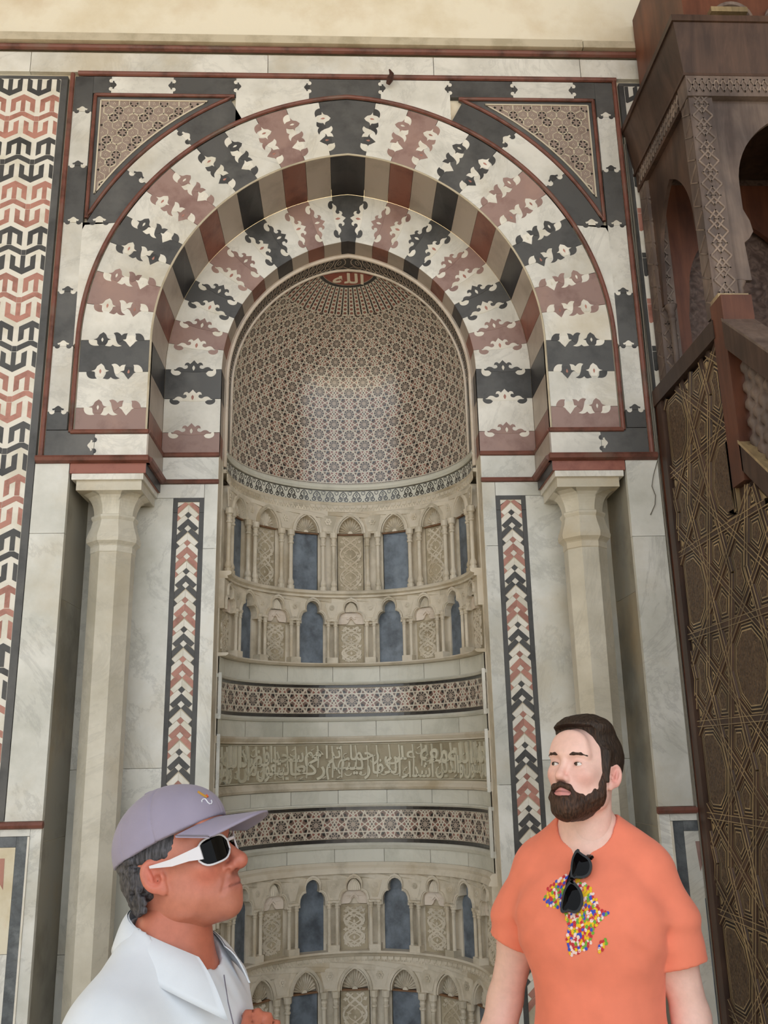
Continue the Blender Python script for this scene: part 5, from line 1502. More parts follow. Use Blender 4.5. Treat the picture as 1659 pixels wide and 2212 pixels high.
# ================================================================ people: smooth bodies grown from blended volumes
class Field:
    def __init__(s, lo, hi, h):
        s.lo = np.array(lo, float); s.h = h; s.n = np.ceil((np.array(hi)-s.lo)/h).astype(int)+1
        s.V = np.full(tuple(s.n), 0.5, np.float32)
    def _reg(s, lo, hi, pad):
        a = np.maximum(0, np.floor((np.array(lo)-pad-s.lo)/s.h).astype(int)); b = np.minimum(s.n, np.ceil((np.array(hi)+pad-s.lo)/s.h).astype(int)+1)
        if np.any(b <= a): return None
        sl = tuple(slice(i, j) for i, j in zip(a, b))
        ax = [s.lo[k]+s.h*np.arange(a[k], b[k], dtype=np.float32) for k in range(3)]
        return sl, ax[0][:, None, None], ax[1][None, :, None], ax[2][None, None, :]
    def add(s, p, k=.01):
        r = s._reg(p[0], p[1], max(k, .01)+2*s.h)
        if r is None: return s
        sl, x, y, z = r; d = p[2](x, y, z); a = s.V[sl]; q = np.maximum(k-np.abs(a-d), 0)/k; s.V[sl] = np.minimum(a, d)-q*q*k*.25; return s
    def sub(s, p, k=.005):
        r = s._reg(p[0], p[1], max(k, .01)+2*s.h)
        if r is None: return s
        sl, x, y, z = r; d = -p[2](x, y, z); a = s.V[sl]; q = np.maximum(k-np.abs(a-d), 0)/k; s.V[sl] = np.maximum(a, d)+q*q*k*.25; return s
    def keep(s, fn, k=.004):
        """cut everything where fn(x,y,z) > 0"""
        _, x, y, z = s._reg(s.lo, s.lo+s.h*s.n, 0); d = fn(x, y, z)+0*s.V; q = np.maximum(k-np.abs(s.V-d), 0)/k; s.V = (np.maximum(s.V, d)+q*q*k*.25).astype(np.float32); return s
    def warp(s, fn):
        _, x, y, z = s._reg(s.lo, s.lo+s.h*s.n, 0); s.V = (s.V+fn(x, y, z)).astype(np.float32); return s
    def mesh(s, smooth=1):
        V = s.V; neg = V < 0; nx, ny, nz = V.shape
        acc = np.zeros((nx-1, ny-1, nz-1, 3), np.float32); cnt = np.zeros((nx-1, ny-1, nz-1), np.float32)
        crn = [(i, j, k) for i in (0, 1) for j in (0, 1) for k in (0, 1)]
        def cs(c): return tuple(slice(c[q], V.shape[q]-1+c[q]) for q in range(3))
        for c in crn:
            for ax in range(3):
                if c[ax]: continue
                d = list(c); d[ax] = 1
                a, b = V[cs(c)], V[cs(d)]; m = (a < 0) != (b < 0)
                t = np.where(m, a/np.where(m, a-b, 1), 0)
                for q in range(3): acc[..., q] += np.where(m, c[q]+(t if q == ax else 0), 0)
                cnt += m
        act = cnt > 0; idx = np.full(act.shape, -1, np.int64); idx[act] = np.arange(act.sum())
        pos = np.argwhere(act)+acc[act]/cnt[act][:, None]; P = s.lo+pos*s.h
        F = []
        for ax in range(3):
            sl0 = [slice(None)]*3; sl1 = [slice(None)]*3; sl0[ax] = slice(0, -1); sl1[ax] = slice(1, None)
            m = neg[tuple(sl0)] != neg[tuple(sl1)]; e = np.argwhere(m)
            o = [q for q in range(3) if q != ax]
            e = e[(e[:, o[0]] > 0) & (e[:, o[1]] > 0) & (e[:, o[0]] < V.shape[o[0]]-1) & (e[:, o[1]] < V.shape[o[1]]-1)]
            if not len(e): continue
            def g_(a, b):
                f = e.copy(); f[:, o[0]] -= a; f[:, o[1]] -= b; return idx[f[:, 0], f[:, 1], f[:, 2]]
            q = np.stack([g_(0, 0), g_(1, 0), g_(1, 1), g_(0, 1)], 1)
            inside = neg[e[:, 0], e[:, 1], e[:, 2]]
            fl_ = inside if ax != 1 else ~inside
            q[~fl_] = q[~fl_][:, ::-1]
            F.append(q)
        F = np.concatenate(F) if F else np.zeros((0, 4), int); F = F[(F >= 0).all(1)]
        for _ in range(smooth):
            S = np.zeros_like(P); C = np.zeros(len(P))
            for a, b in ((0, 1), (1, 2), (2, 3), (3, 0)):
                np.add.at(S, F[:, a], P[F[:, b]]); np.add.at(C, F[:, a], 1); np.add.at(S, F[:, b], P[F[:, a]]); np.add.at(C, F[:, b], 1)
            P = P*.5+.5*S/np.maximum(C, 1)[:, None]
        return P, F
def ell(c, r, R=None):
    c = np.array(c, float); r = np.array(r if hasattr(r, '__len__') else (r, r, r), float); R = None if R is None else np.array(R); m = r.max()
    def f(x, y, z):
        a, b, d = x-c[0], y-c[1], z-c[2]
        if R is not None: a, b, d = (R[0][i]*0 + R[0, i]*a+R[1, i]*b+R[2, i]*d for i in range(3))
        k0 = np.sqrt((a/r[0])**2+(b/r[1])**2+(d/r[2])**2); k1 = np.sqrt((a/r[0]**2)**2+(b/r[1]**2)**2+(d/r[2]**2)**2)+1e-9
        return k0*(k0-1)/k1
    return c-m, c+m, f
def cone(a, b, ra, rb=None):
    a, b = np.array(a, float), np.array(b, float); rb = ra if rb is None else rb; L = ((b-a)**2).sum()+1e-12; m = max(ra, rb)
    def f(x, y, z):
        px, py, pz = x-a[0], y-a[1], z-a[2]; t = np.clip((px*(b[0]-a[0])+py*(b[1]-a[1])+pz*(b[2]-a[2]))/L, 0, 1)
        return np.sqrt((px-t*(b[0]-a[0]))**2+(py-t*(b[1]-a[1]))**2+(pz-t*(b[2]-a[2]))**2)-(ra+t*(rb-ra))
    return np.minimum(a, b)-m, np.maximum(a, b)+m, f
def eul(x=0, y=0, z=0): return np.array((Matrix.Rotation(math.radians(z), 3, 'Z') @ Matrix.Rotation(math.radians(y), 3, 'Y') @ Matrix.Rotation(math.radians(x), 3, 'X')))
def chain(F, pts, rs, k=.012):
    for i in range(len(pts)-1): F.add(cone(pts[i], pts[i+1], rs[i], rs[i+1]), k)
    return F
def xform(P, R, t): return P @ np.array(R).T + np.array(t)
def np_mesh(name, P, F, mat, parent=None, colors=None, smooth=True):
    off = np.zeros(3); p = parent
    while p is not None: off += np.array(p.location); p = p.parent
    me = bpy.data.meshes.new(name); Q = (P-off).astype(np.float32)
    me.vertices.add(len(Q)); me.vertices.foreach_set('co', Q.ravel())
    F = np.asarray(F, np.int32); me.loops.add(F.size); me.polygons.add(len(F))
    me.loops.foreach_set('vertex_index', F.ravel()); me.polygons.foreach_set('loop_start', np.arange(0, F.size, F.shape[1], dtype=np.int32))
    me.polygons.foreach_set('loop_total', np.full(len(F), F.shape[1], np.int32)); me.update(calc_edges=True); me.validate()
    if smooth: me.polygons.foreach_set('use_smooth', [True]*len(me.polygons))
    if colors is not None:
        at = me.color_attributes.new('tone', 'FLOAT_COLOR', 'POINT'); C = np.ones((len(Q), 4), np.float32); C[:, :3] = colors; at.data.foreach_set('color', C.ravel())
    me.materials.append(mat)
    return link(bpy.data.objects.new(name, me), parent)
def join(*pf):
    P, F, n = [], [], 0
    for p, f in pf: P.append(p); F.append(f+n); n += len(p)
    return np.concatenate(P), np.concatenate(F)
def lin(h): return np.array(hexc(h)[:3])
def skinmat(name, rough=.45, sss=.08, noise=.06):
    m, nt, b = nodes(name, rough, .4); L = nt.links
    vc = N(nt, 'ShaderNodeVertexColor'); vc.layer_name = 'tone'
    geo = N(nt, 'ShaderNodeNewGeometry'); n1 = N(nt, 'ShaderNodeTexNoise', Scale=55.0, Detail=6.0, Roughness=.65); L.new(geo.outputs['Position'], n1.inputs['Vector'])
    r = ramp(nt, n1.outputs['Fac'], [(.3, (1-noise, 1-noise*1.3, 1-noise*1.4, 1)), (.7, (1+noise, 1+noise*.8, 1+noise*.8, 1))])
    L.new(mix(nt, 1.0, vc.outputs[0], r.outputs[0], 'MULTIPLY'), b.inputs['Base Color'])
    b.inputs['Subsurface Weight'].default_value = sss; b.inputs['Subsurface Radius'].default_value = (.012, .004, .002); b.inputs['Subsurface Scale'].default_value = .6
    n2 = N(nt, 'ShaderNodeTexNoise', Scale=420.0, Detail=3.0); L.new(geo.outputs['Position'], n2.inputs['Vector'])
    bp = N(nt, 'ShaderNodeBump', Strength=.12, Distance=.001); L.new(n2.outputs['Fac'], bp.inputs['Height']); L.new(bp.outputs[0], b.inputs['Normal'])
    return m
def cloth(name, col, rough=.85, fine=900, noise=.05):
    m, nt, b = nodes(name, rough, .2); L = nt.links; c = hexc(col) if isinstance(col, str) else col
    geo = N(nt, 'ShaderNodeNewGeometry'); n1 = N(nt, 'ShaderNodeTexNoise', Scale=18.0, Detail=5.0); L.new(geo.outputs['Position'], n1.inputs['Vector'])
    r = ramp(nt, n1.outputs['Fac'], [(.3, tuple(x*(1-noise) for x in c[:3])+(1,)), (.7, tuple(min(1, x*(1+noise)) for x in c[:3])+(1,))]); L.new(r.outputs[0], b.inputs['Base Color'])
    n2 = N(nt, 'ShaderNodeTexNoise', Scale=fine, Detail=2.0); L.new(geo.outputs['Position'], n2.inputs['Vector'])
    bp = N(nt, 'ShaderNodeBump', Strength=.15, Distance=.001); L.new(n2.outputs['Fac'], bp.inputs['Height']); L.new(bp.outputs[0], b.inputs['Normal'])
    b.inputs['Sheen Weight'].default_value = .15
    return m
def hairmat(name, col, light):
    m, nt, b = nodes(name, .55, .35); L = nt.links
    vc = N(nt, 'ShaderNodeTexCoord'); mp = N(nt, 'ShaderNodeMapping'); mp.inputs['Scale'].default_value = (1, 1, .22); L.new(vc.outputs['Object'], mp.inputs[0])
    n1 = N(nt, 'ShaderNodeTexNoise', Scale=240.0, Detail=4.0, Distortion=.4); L.new(mp.outputs[0], n1.inputs['Vector'])
    r = ramp(nt, n1.outputs['Fac'], [(.35, hexc(col)), (.7, hexc(light))]); L.new(r.outputs[0], b.inputs['Base Color'])
    bp = N(nt, 'ShaderNodeBump', Strength=.8, Distance=.004); L.new(n1.outputs['Fac'], bp.inputs['Height']); L.new(bp.outputs[0], b.inputs['Normal'])
    return m
# ---- a head in its own frame: +Y is where the face looks, Z up, origin between the ears
def head_field(neck_end, jaw=1.0, nose=1.0, old=False, h=.0021, nr=(.052, .058)):
    F = Field((-.105, -.20, -.27), (.105, .145, .14), h)
    F.add(ell((0, -.014, .036), (.0755, .098, .088)), .02)
    F.add(ell((0, .030, -.014), (.0605, .068, .088)), .03)
    F.add(ell((0, .036, -.070), (.049*jaw, .052, .042)), .03)
    F.add(ell((0, .074, -.096), (.022*jaw, .019, .018)), .03)
    for s in (-1, 1):
        F.add(ell((s*.040, .066, -.018), (.019, .019, .017)), .03)
        F.add(ell((s*.052*jaw, .012, -.060), (.013, .032, .026)), .03)
        F.add(cone((s*.010, .094, .024), (s*.046, .078, .026), .009, .008), .016)
    F.add(ell((0, .082, .052), (.048, .018, .035)), .03)
    # eye sockets
    for s in (-1, 1): F.sub(ell((s*.033, .104, .004), (.021, .018, .014)), .016)
    # nose
    n = nose
    F.add(cone((0, .089, .018), (0, .106+.008*n, -.026), .0070, .0100*n), .010)
    F.add(ell((0, .108+.006*n, -.033), (.0125*n, .0125*n, .0105*n)), .010)
    for s in (-1, 1): F.add(ell((s*.0135*n, .100, -.037), (.0085*n, .011, .0085)), .007)
    for s in (-1, 1): F.sub(ell((s*.0075*n, .106, -.0455), (.004, .006, .004)), .003)
    # mouth
    F.add(ell((0, .083, -.066), (.028, .016, .020)), .018)
    F.add(cone((-.021, .089, -.0640), (.0, .0985, -.0605), .0036, .0048), .006).add(cone((.021, .089, -.0640), (.0, .0985, -.0605), .0036, .0048), .006)
    F.add(cone((-.018, .089, -.0705), (0, .0965, -.0730), .0042, .0060), .006).add(cone((.018, .089, -.0705), (0, .0965, -.0730), .0042, .0060), .006)
    F.sub(cone((-.024, .094, -.0665), (0, .112, -.0665), .0016, .0020), .003).sub(cone((.024, .094, -.0665), (0, .112, -.0665), .0016, .0020), .003)
    # eyelid rims round an almond opening
    for s in (-1, 1):
        F.add(ell((s*.033, .0785, .004), (.0165, .0150, .0135)), .006)
        F.sub(ell((s*.033, .095, .0030), (.0132, .014, .0040)), .0022)
    # ears
    for s in (-1, 1):
        th = math.radians(24); R = eul(8, 0, s*24); c = np.array((s*.0775, -.014, -.003)); n = np.array((s*math.cos(th), math.sin(th), 0)); t = np.array((-s*math.sin(th), math.cos(th), 0))
        F.add(ell(c, (.0072, .0215, .0305), R), .005)
        F.add(ell(c+t*.010+np.array((0, 0, -.027))-n*.001, (.0058, .009, .0105), R), .005)
        F.sub(ell(c+n*.0075+t*.0015+np.array((0, 0, .002)), (.0078, .0158, .0225), R), .002)
        F.add(ell(c+n*.0018-t*.005+np.array((0, 0, .003)), (.0036, .0050, .0145), R), .002)
        F.add(ell(c+n*.0035+t*.0155+np.array((0, 0, -.006)), (.0035, .0040, .0065), R), .003)
        F.sub(ell(c+n*.001+t*.006+np.array((0, 0, -.006)), (.006, .0060, .0075), R), .002)
    # neck
    F.add(cone((0, -.034, -.05), neck_end, *nr), .022)
    if old:
        for s in (-1, 1): F.sub(cone((s*.022, .100, -.040), (s*.036, .084, -.072), .0016, .002), .008)
    return F
def blob(P, c, r): return np.exp(-(((P-np.array(c))/np.array(r))**2).sum(1))
def pose(facing_deg, pitch, roll=0.0):
    """facing measured from +X towards +Y; returns columns X (own right), Y (forward), Z (up)"""
    a = math.radians(facing_deg); p = math.radians(pitch)
    f = Vector((math.cos(a)*math.cos(p), math.sin(a)*math.cos(p), math.sin(p))); x = f.cross(Vector((0, 0, 1))).normalized(); z = x.cross(f)
    if roll:
        r = math.radians(roll); x, z = x*math.cos(r)+z*math.sin(r), z*math.cos(r)-x*math.sin(r)
    return np.array([[x[i], f[i], z[i]] for i in range(3)])
def nz(P, s, seed=0):
    """smooth pseudo-noise from sines, -1..1"""
    r = np.random.RandomState(seed); o = 0
    for k in range(6):
        d = r.normal(size=3); d = d/np.linalg.norm(d)*s*(.6+.25*k); o = o+np.sin(P[0]*d[0]+P[1]*d[1]+P[2]*d[2]+r.uniform(0, 6))
    return o/6
def uv_sphere(c, r, n=28, m=18):
    P = []; F = []
    for i in range(m+1):
        t = PI*i/m
        for j in range(n):
            a = 2*PI*j/n; P.append((c[0]+r*math.sin(t)*math.cos(a), c[1]+r*math.cos(t), c[2]+r*math.sin(t)*math.sin(a)))
    for i in range(m):
        for j in range(n): F.append((i*n+j, i*n+(j+1) % n, (i+1)*n+(j+1) % n, (i+1)*n+j))
    return np.array(P), np.array(F)
def eye(parent, R, T, sx, gaze, mat, c=(.033, .0800, .0035), r=.0123):
    P, F = uv_sphere((0, 0, 0), 1.0)
    g_ = np.array(gaze, float); g_ /= np.linalg.norm(g_); d = P @ g_
    C = np.tile(lin('#e3dbd6'), (len(P), 1)); C[d > .84] = lin('#4a3226'); C[d > .955] = lin('#120d0c')
    return np_mesh('eye', xform(P*r+np.array((sx*c[0], c[1], c[2])), R, T), F, mat, parent, C)
M['skinA'] = skinmat('fair_skin', .42); M['skinB'] = skinmat('tanned_skin', .4, .06, .09)
M['eye'] = skinmat('eyeball', .12, 0, 0)
M['orangecloth'] = cloth('orange_jersey', '#f58a6e'); M['whitecloth'] = cloth('white_poplin', '#dbe1e9', noise=.03)
M['greycap'] = cloth('grey_twill', '#9992a6', fine=600); M['trouser'] = cloth('dark_denim', '#3a4250'); M['khaki'] = cloth('khaki_twill', '#8a7c63'); M['shoe'] = plain('shoe_leather', '#2d2723', .5)
M['brownhair'] = hairmat('dark_brown_hair', '#221914', '#46362b'); M['beardhair'] = hairmat('brown_beard', '#2a1b14', '#573c2d'); M['greyhair'] = hairmat('grey_hair', '#2a292c', '#5d5b60')
M['blackgloss'] = plain('black_acetate', '#08070a', .14, .35); M['lens'] = plain('dark_lens', '#050508', .03, .12); M['whiteframe'] = plain('white_plastic', '#dcd9de', .3, .5)
# ---------------------------------------------------------------- bearded man in the orange shirt
A = empty('person', 'bearded man in an orange short-sleeved T-shirt looking towards the left', 'person')
OA = np.array(pix(1263, 1670, -2.13)); RA = pose(270-45, 14, 1)
A.location = (OA[0], OA[1], FLOOR)
NBA = OA+np.array((.004, .035, -.150))                 # base of the neck
RB = pose(270-27, 0)

def to_local(R, T, w): return np.array(R).T @ (np.array(w)-T)
def hand(F, wrist, d, palm_n, curl=.4, s=1.0, side=1):
    """five-fingered hand grown from the wrist along d; palm_n = way the palm faces"""
    d = np.array(d, float); d /= np.linalg.norm(d); n = np.array(palm_n, float); n -= d*n.dot(d); n /= np.linalg.norm(n); t = np.cross(d, n)*side
    w = np.array(wrist, float); pc = w+d*.048*s
    for q in (-.028, -.010, .010, .028): F.add(cone(w+d*.012*s+t*q*.7*s, w+d*.088*s+t*q*s, .0135*s, .0115*s), .012)
    for q, L, off in ((-.030, .060, .0), (-.010, .074, .004), (.010, .080, .005), (.030, .070, .002)):
        a = w+d*(.088+off)*s+t*q*s; dirn = d
        for j, f in enumerate((.45, .32, .23)):
            ang = curl*(j+.6); dv = d*math.cos(ang)+n*math.sin(ang); b = a+dv*L*f*s
            F.add(cone(a, b, (.0095-.001*j)*s, (.0087-.001*j)*s), .004); a = b
    a = w+d*.028*s+t*.030*s; b = a+(d*.55+t*.75+n*.35)*.042*s; c = b+(d*.85+t*.3+n*.45)*.032*s
    F.add(cone(a, b, .0135*s, .0105*s), .01).add(cone(b, c, .0102*s, .0085*s), .005)
F = head_field(to_local(RA, OA, NBA+np.array((0, 0, -.06))), 1.0, .88)
P, Fc = F.mesh(1)
C = np.tile(lin('#f2c9bc'), (len(P), 1))
def tone(C, w, col, k): return C+(lin(col)-C)*np.clip(w*k, 0, 1)[:, None]
C = tone(C, blob(P, (.0, .110, -.034), (.02, .02, .016)), '#e0998c', .6)
for s_ in (-1, 1):
    C = tone(C, blob(P, (s_*.045, .075, -.03), (.026, .03, .022)), '#e39c90', .55); C = tone(C, blob(P, (s_*.082, -.01, -.004), (.012, .024, .034)), '#e58f86', .75)
    C = tone(C, blob(P, (s_*.033, .09, .004), (.017, .02, .010)), '#c8958a', .5)
    C = tone(C, blob(P, (s_*.0075, .106, -.0465), (.0045, .006, .0035)), '#6a3a34', .9)
lipw = ((np.abs(P[:, 0]) < .024) & (P[:, 1] > .082) & (P[:, 2] < -.056) & (P[:, 2] > -.080)).astype(float)
C = tone(C, lipw, '#cf8382', .85); C = tone(C, blob(P, (0, .098, -.0665), (.020, .02, .0016)), '#5a2a2c', .9)
headA = (xform(P, RA, OA), Fc); toneA = C
# torso and arms, in the frame of the chest
B = Field((-.36, -.22, -.80), (.36, .30, .08), .006)
def torsoA(B, g_, arms=True):
    B.add(ell((0, .0, -.24), (.158+g_, .112+g_, .22+g_)), .05); B.add(ell((0, .02, -.52), (.158+g_, .122+g_, .24+g_)), .06)
    for s in (-1, 1):
        B.add(cone((s*.03, -.02, -.055), (s*.132, -.022, -.092), .054+g_, .054+g_), .05); B.add(cone((s*.02, -.03, .02), (s*.12, -.03, -.05), .042+g_, .030+g_), .05)
        B.add(ell((s*.070, .060, -.20), (.085+g_, .050+g_, .085+g_)), .08)
torsoA(B, 0)
B.add(cone((0, -.005, .05), (0, -.005, -.08), .058, .066), .04)
for s in (-1, 1): B.add(cone((0, .058, -.060), (s*.09, .040, -.050), .009, .009), .03)
shA = {}
for s in (-1, 1):
    sh_, el_, wr_ = (s*.160, -.02, -.112), (s*(.255 if s > 0 else .205), -.045, -.41), (s*(.295 if s > 0 else .225), .035, -.65)
    chain(B, [sh_, tuple((np.array(sh_)+np.array(el_))/2), el_], [.052, .048, .042], .03); chain(B, [el_, tuple(np.array(el_)*.65+np.array(wr_)*.35+np.array((0, .012, 0))), wr_], [.044, .046, .027], .02)
    hand(B, wr_, (s*.03, .12, -1), (-s, .1, 0), .25, 1.0, -s)
P2, F2 = B.mesh(2)
C2 = np.tile(lin('#efc6b8'), (len(P2), 1)); C2 = tone(C2, blob(P2, (0, .11, -.10), (.06, .05, .06)), '#e8b5a6', .5)
P_, F_ = join(headA, (xform(P2, RB, NBA), F2))
np_mesh('body', P_, F_, M['skinA'], A, np.concatenate([toneA, C2]))
for s_ in (-1, 1):
    eye(A, RA, OA, s_, (.50, 1, -.02), M['eye'])
    lash = MB().tube([tuple(q) for q in xform(np.array([(s_*.033+a*.0128, .0925-abs(a)**2*.006-(.003 if a*s_ > 0 else 0)*abs(a), .0066-.0040*a*a) for a in (-1, -.6, -.2, .2, .6, 1)]), RA, OA)], .0009, 5)
    mesh_obj('eyelashes', lash.v, lash.f, M['beardhair'], A)
# eyebrows
for s_ in (-1, 1):
    E_ = Field((min(s_*.008, s_*.06)-.01, .06, .005), (max(s_*.008, s_*.06)+.01, .12, .05), .0018)
    chain(E_, [(s_*.011, .1025, .0225), (s_*.026, .1010, .0255), (s_*.042, .0930, .0270), (s_*.055, .0830, .0240)], [.0026, .0036, .0034, .0022], .004); E_.V += .0004*nz(np.meshgrid(*[E_.lo[k]+E_.h*np.arange(E_.n[k]) for k in range(3)], indexing='ij'), 900, 3).astype(np.float32)
    p, f = E_.mesh(0); np_mesh('eyebrow', xform(p, RA, OA), f, M['beardhair'], A)
# hair
def grid3(F): return np.meshgrid(*[F.lo[k]+F.h*np.arange(F.n[k]) for k in range(3)], indexing='ij')
H = Field((-.11, -.14, -.11), (.11, .14, .17), .0025)
H.add(ell((0, -.018, .044), (.0815, .102, .0935)), .02); H.add(ell((-.006, .018, .112), (.066, .066, .032), eul(-10, 0, 0)), .03)
H.add(ell((.026, .058, .094), (.036, .030, .022), eul(-20, 0, 0)), .02)
for s_ in (-1, 1): H.add(cone((s_*.0745, .024, .045), (s_*.0745, .018, -.025), .0085, .0065), .02)
x, y, z = grid3(H)
line = np.where(z > .0, .034+.10*z, .034+.2*z)+.25*np.maximum(0, z-.055)
ztop = .104-.22*np.maximum(0, x-.02)-.9*np.maximum(0, -x-.050)
cut = np.minimum(y-line, ztop-z)                         # forehead and face stay bare
ear = np.minimum(np.minimum(.016-z, y+.042), .010-y)   # opening round the ear
nape = np.minimum(-(z+.070), y+.30)
face = np.minimum(-(z+.026), y+.045)
H.V = np.maximum(H.V, np.maximum(np.maximum(cut, ear), np.maximum(face, nape))).astype(np.float32)
H.V += (.0013*nz((x*1.0, y*.30, z*.5), 520, 11)+.0020*nz((x, y*.4, z*.7), 170, 4)).astype(np.float32)
p, f = H.mesh(1); np_mesh('hair', xform(p, RA, OA), f, M['brownhair'], A)
# beard and moustache
H = Field((-.10, -.02, -.17), (.10, .145, .03), .0022)
H.add(ell((0, .038, -.076), (.0565, .058, .049)), .02); H.add(ell((0, .076, -.100), (.036, .028, .030)), .03)
for s_ in (-1, 1):
    H.add(cone((s_*.0710, .022, .012), (s_*.060, .024, -.055), .0065, .0125), .02); H.add(ell((s_*.0535, .022, -.058), (.0145, .034, .030)), .02)
H.sub(ell((0, .036, -.006), (.0610, .075, .0335)), .010)
for s_ in (-1, 1): H.sub(ell((s_*.034, .092, -.034), (.027, .036, .026), eul(0, s_*18, 0)), .008)
H.sub(ell((0, .106, -.0670), (.0265, .026, .0078)), .004)
for s_ in (-1, 1):
    H.add(cone((s_*.003, .1065, -.0515), (s_*.020, .1015, -.0565), .0062, .0066), .006); H.add(cone((s_*.020, .1005, -.0565), (s_*.033, .088, -.078), .0066, .0090), .008)
H.sub(ell((0, .104, -.0690), (.0255, .026, .0062)), .003)
x, y, z = grid3(H)
H.V = np.maximum(H.V, (-.002-y)+.25*np.minimum(0, z+.03)).astype(np.float32)
H.V += (.0012*nz((x, y, z*.40), 600, 21)+.0014*nz((x, y, z*.6), 230, 5)).astype(np.float32)
p, f = H.mesh(1); np_mesh('beard', xform(p, RA, OA), f, M['beardhair'], A)
# T-shirt
S = Field((-.37, -.24, -.80), (.37, .30, .06), .0042)
torsoA(S, .013)
x, y, z = grid3(S); ax_ = np.abs(x)
S.V += (.0036*nz((x*1.0, y, z*.45), 24, 8)+.0022*nz((x+z*.5, y, z*.7-x*.4), 60, 14)+.0026*np.sin(x*40+z*14+np.sin(z*9)*2)*np.clip((-.26-z)*4, 0, 1)).astype(np.float32)
S2 = Field((-.37, -.24, -.80), (.37, .30, .06), .0042)
for s in (-1, 1): chain(S2, [(s*.138, -.02, -.098), (s*(.190 if s > 0 else .172), -.028, -.20), (s*(.262 if s > 0 else .212), -.040, -.42)], [.064, .067, .074], .04)
S2.V += (.0040*nz((x, y, z*.5), 30, 18)+.0030*np.sin((z*1.2+ax_*.5+y*.3)*75)*np.exp(-((z+.20)/.07)**2)).astype(np.float32)
hem = np.where(x > 0, z+.268-.40*(ax_-.22), z+.292-.22*(ax_-.22))
S2.V = np.maximum(S2.V, -hem).astype(np.float32)
q_ = np.maximum(.03-np.abs(S.V-S2.V), 0)/.03; q_ = q_*np.clip((z+.24)/.05, .25, 1)
S.V = (np.minimum(S.V, S2.V)-q_*q_*.03*.25).astype(np.float32)
S.V += (np.exp(-((ax_-.15)/.05)**2-((z+.20)/.07)**2)*.004*np.sin((ax_*.8+z*.9)*85)).astype(np.float32)
S.V = np.maximum(S.V, -(z+.72)).astype(np.float32)
S.sub(cone((0, -.014, .12), (0, -.006, .004), .074, .074), .006); S.sub(cone((0, .085, .035), (.004, .165, -.092), .072, .001), .005)
pS, fS = S.mesh(2); pS = xform(pS, RB, NBA)
shirtA = np_mesh('t_shirt', pS, fS, M['orangecloth'], A)
cl = MB(); 
# trousers and shoes below the picture
T = Field((-.24, -.22, -1.62), (.24, .30, -.62), .012); zf = FLOOR-NBA[2]
T.add(ell((0, 0, -.74), (.175, .13, .13)), .04)
for s in (-1, 1): chain(T, [(s*.09, 0, -.80), (s*.10, .01, -1.12), (s*.105, -.01, zf+.04)], [.095, .075, .062], .03)
p, f = T.mesh(1); np_mesh('trousers', xform(p, RB, NBA), f, M['trouser'], A)
for s in (-1, 1):
    T = Field((s*.105-.09, -.16, zf-.01), (s*.105+.09, .24, zf+.14), .008); T.add(ell((s*.105, .05, zf+.035), (.048, .135, .035)), .02).add(ell((s*.105, -.03, zf+.06), (.045, .06, .05)), .02); T.keep(lambda x, y, z: -(z-zf))
    p, f = T.mesh(1); np_mesh('shoe', xform(p, RB, NBA), f, M['shoe'], A)
# printed map of Africa in coloured dots
from mathutils.bvhtree import BVHTree
bvh = BVHTree.FromPolygons([tuple(q) for q in pS], [tuple(int(i) for i in q) for q in fS])
def hit(u, v, tree=bvh):
    d = (pix(u, v, 0)-CAM).normalized(); h = tree.ray_cast(CAM, d); return (h[0], h[1]) if h[0] is not None else (None, None)
def cr(x, y, o=(1020, 1520), s=3.072): return (o[0]+x/s, o[1]+y/s)
AF = [(480, 1300), (500, 1230), (560, 1180), (620, 1140), (690, 1165), (740, 1190), (790, 1220), (800, 1260), (825, 1300), (840, 1350), (870, 1380), (905, 1385), (860, 1430), (820, 1480), (795, 1540), (785, 1600), (720, 1650), (650, 1668), (632, 1600), (622, 1530), (640, 1470), (618, 1410), (600, 1360), (545, 1350), (505, 1345)]
MG = [(882, 1552), (890, 1590), (862, 1640), (832, 1648), (842, 1590)]
def inpoly(x, y, P):
    c = False
    for i in range(len(P)):
        (ax, ay), (bx, by) = P[i-1], P[i]
        if (ay > y) != (by > y) and x < (bx-ax)*(y-ay)/(by-ay)+ax: c = not c
    return c
rnd = random.Random(12); dots = {k: MB() for k in range(5)}; placed = []
for _ in range(9000):
    x, y = rnd.uniform(470, 910), rnd.uniform(1130, 1680)
    if not (inpoly(x, y, AF) or inpoly(x, y, MG)): continue
    if any((x-a)**2+(y-b)**2 < 14.5**2 for a, b in placed): continue
    placed.append((x, y)); h, n_ = hit(*cr(x, y))
    if h is None: continue
    if n_.dot(CAM-h) < 0: n_ = -n_
    t1 = n_.cross(Vector((0, 0, 1))).normalized(); t2 = n_.cross(t1); a0 = rnd.uniform(-.5, .5)+1.2; r1, r2 = .0046*rnd.uniform(.8, 1.15), .0034*rnd.uniform(.8, 1.15)
    e1 = t1*math.cos(a0)+t2*math.sin(a0); e2 = t2*math.cos(a0)-t1*math.sin(a0)
    col = rnd.choices(range(5), (3, 3, 2.2, 1.6, 3.6))[0]; mb = dots[col]; b = len(mb.v)
    mb.v += [tuple(h+n_*.0016+e1*(r1*math.cos(2*PI*k/10))+e2*(r2*math.sin(2*PI*k/10))) for k in range(10)]; mb.f.append(tuple(range(b, b+10)))
for k, c in enumerate(('#c93a44', '#f3c62a', '#76b040', '#4257c4', '#f6dcd6')):
    tag(dots[k].build('print_dots', cloth('print_%d' % k, c, noise=0), shirtA), None, None, None, 'stuff')
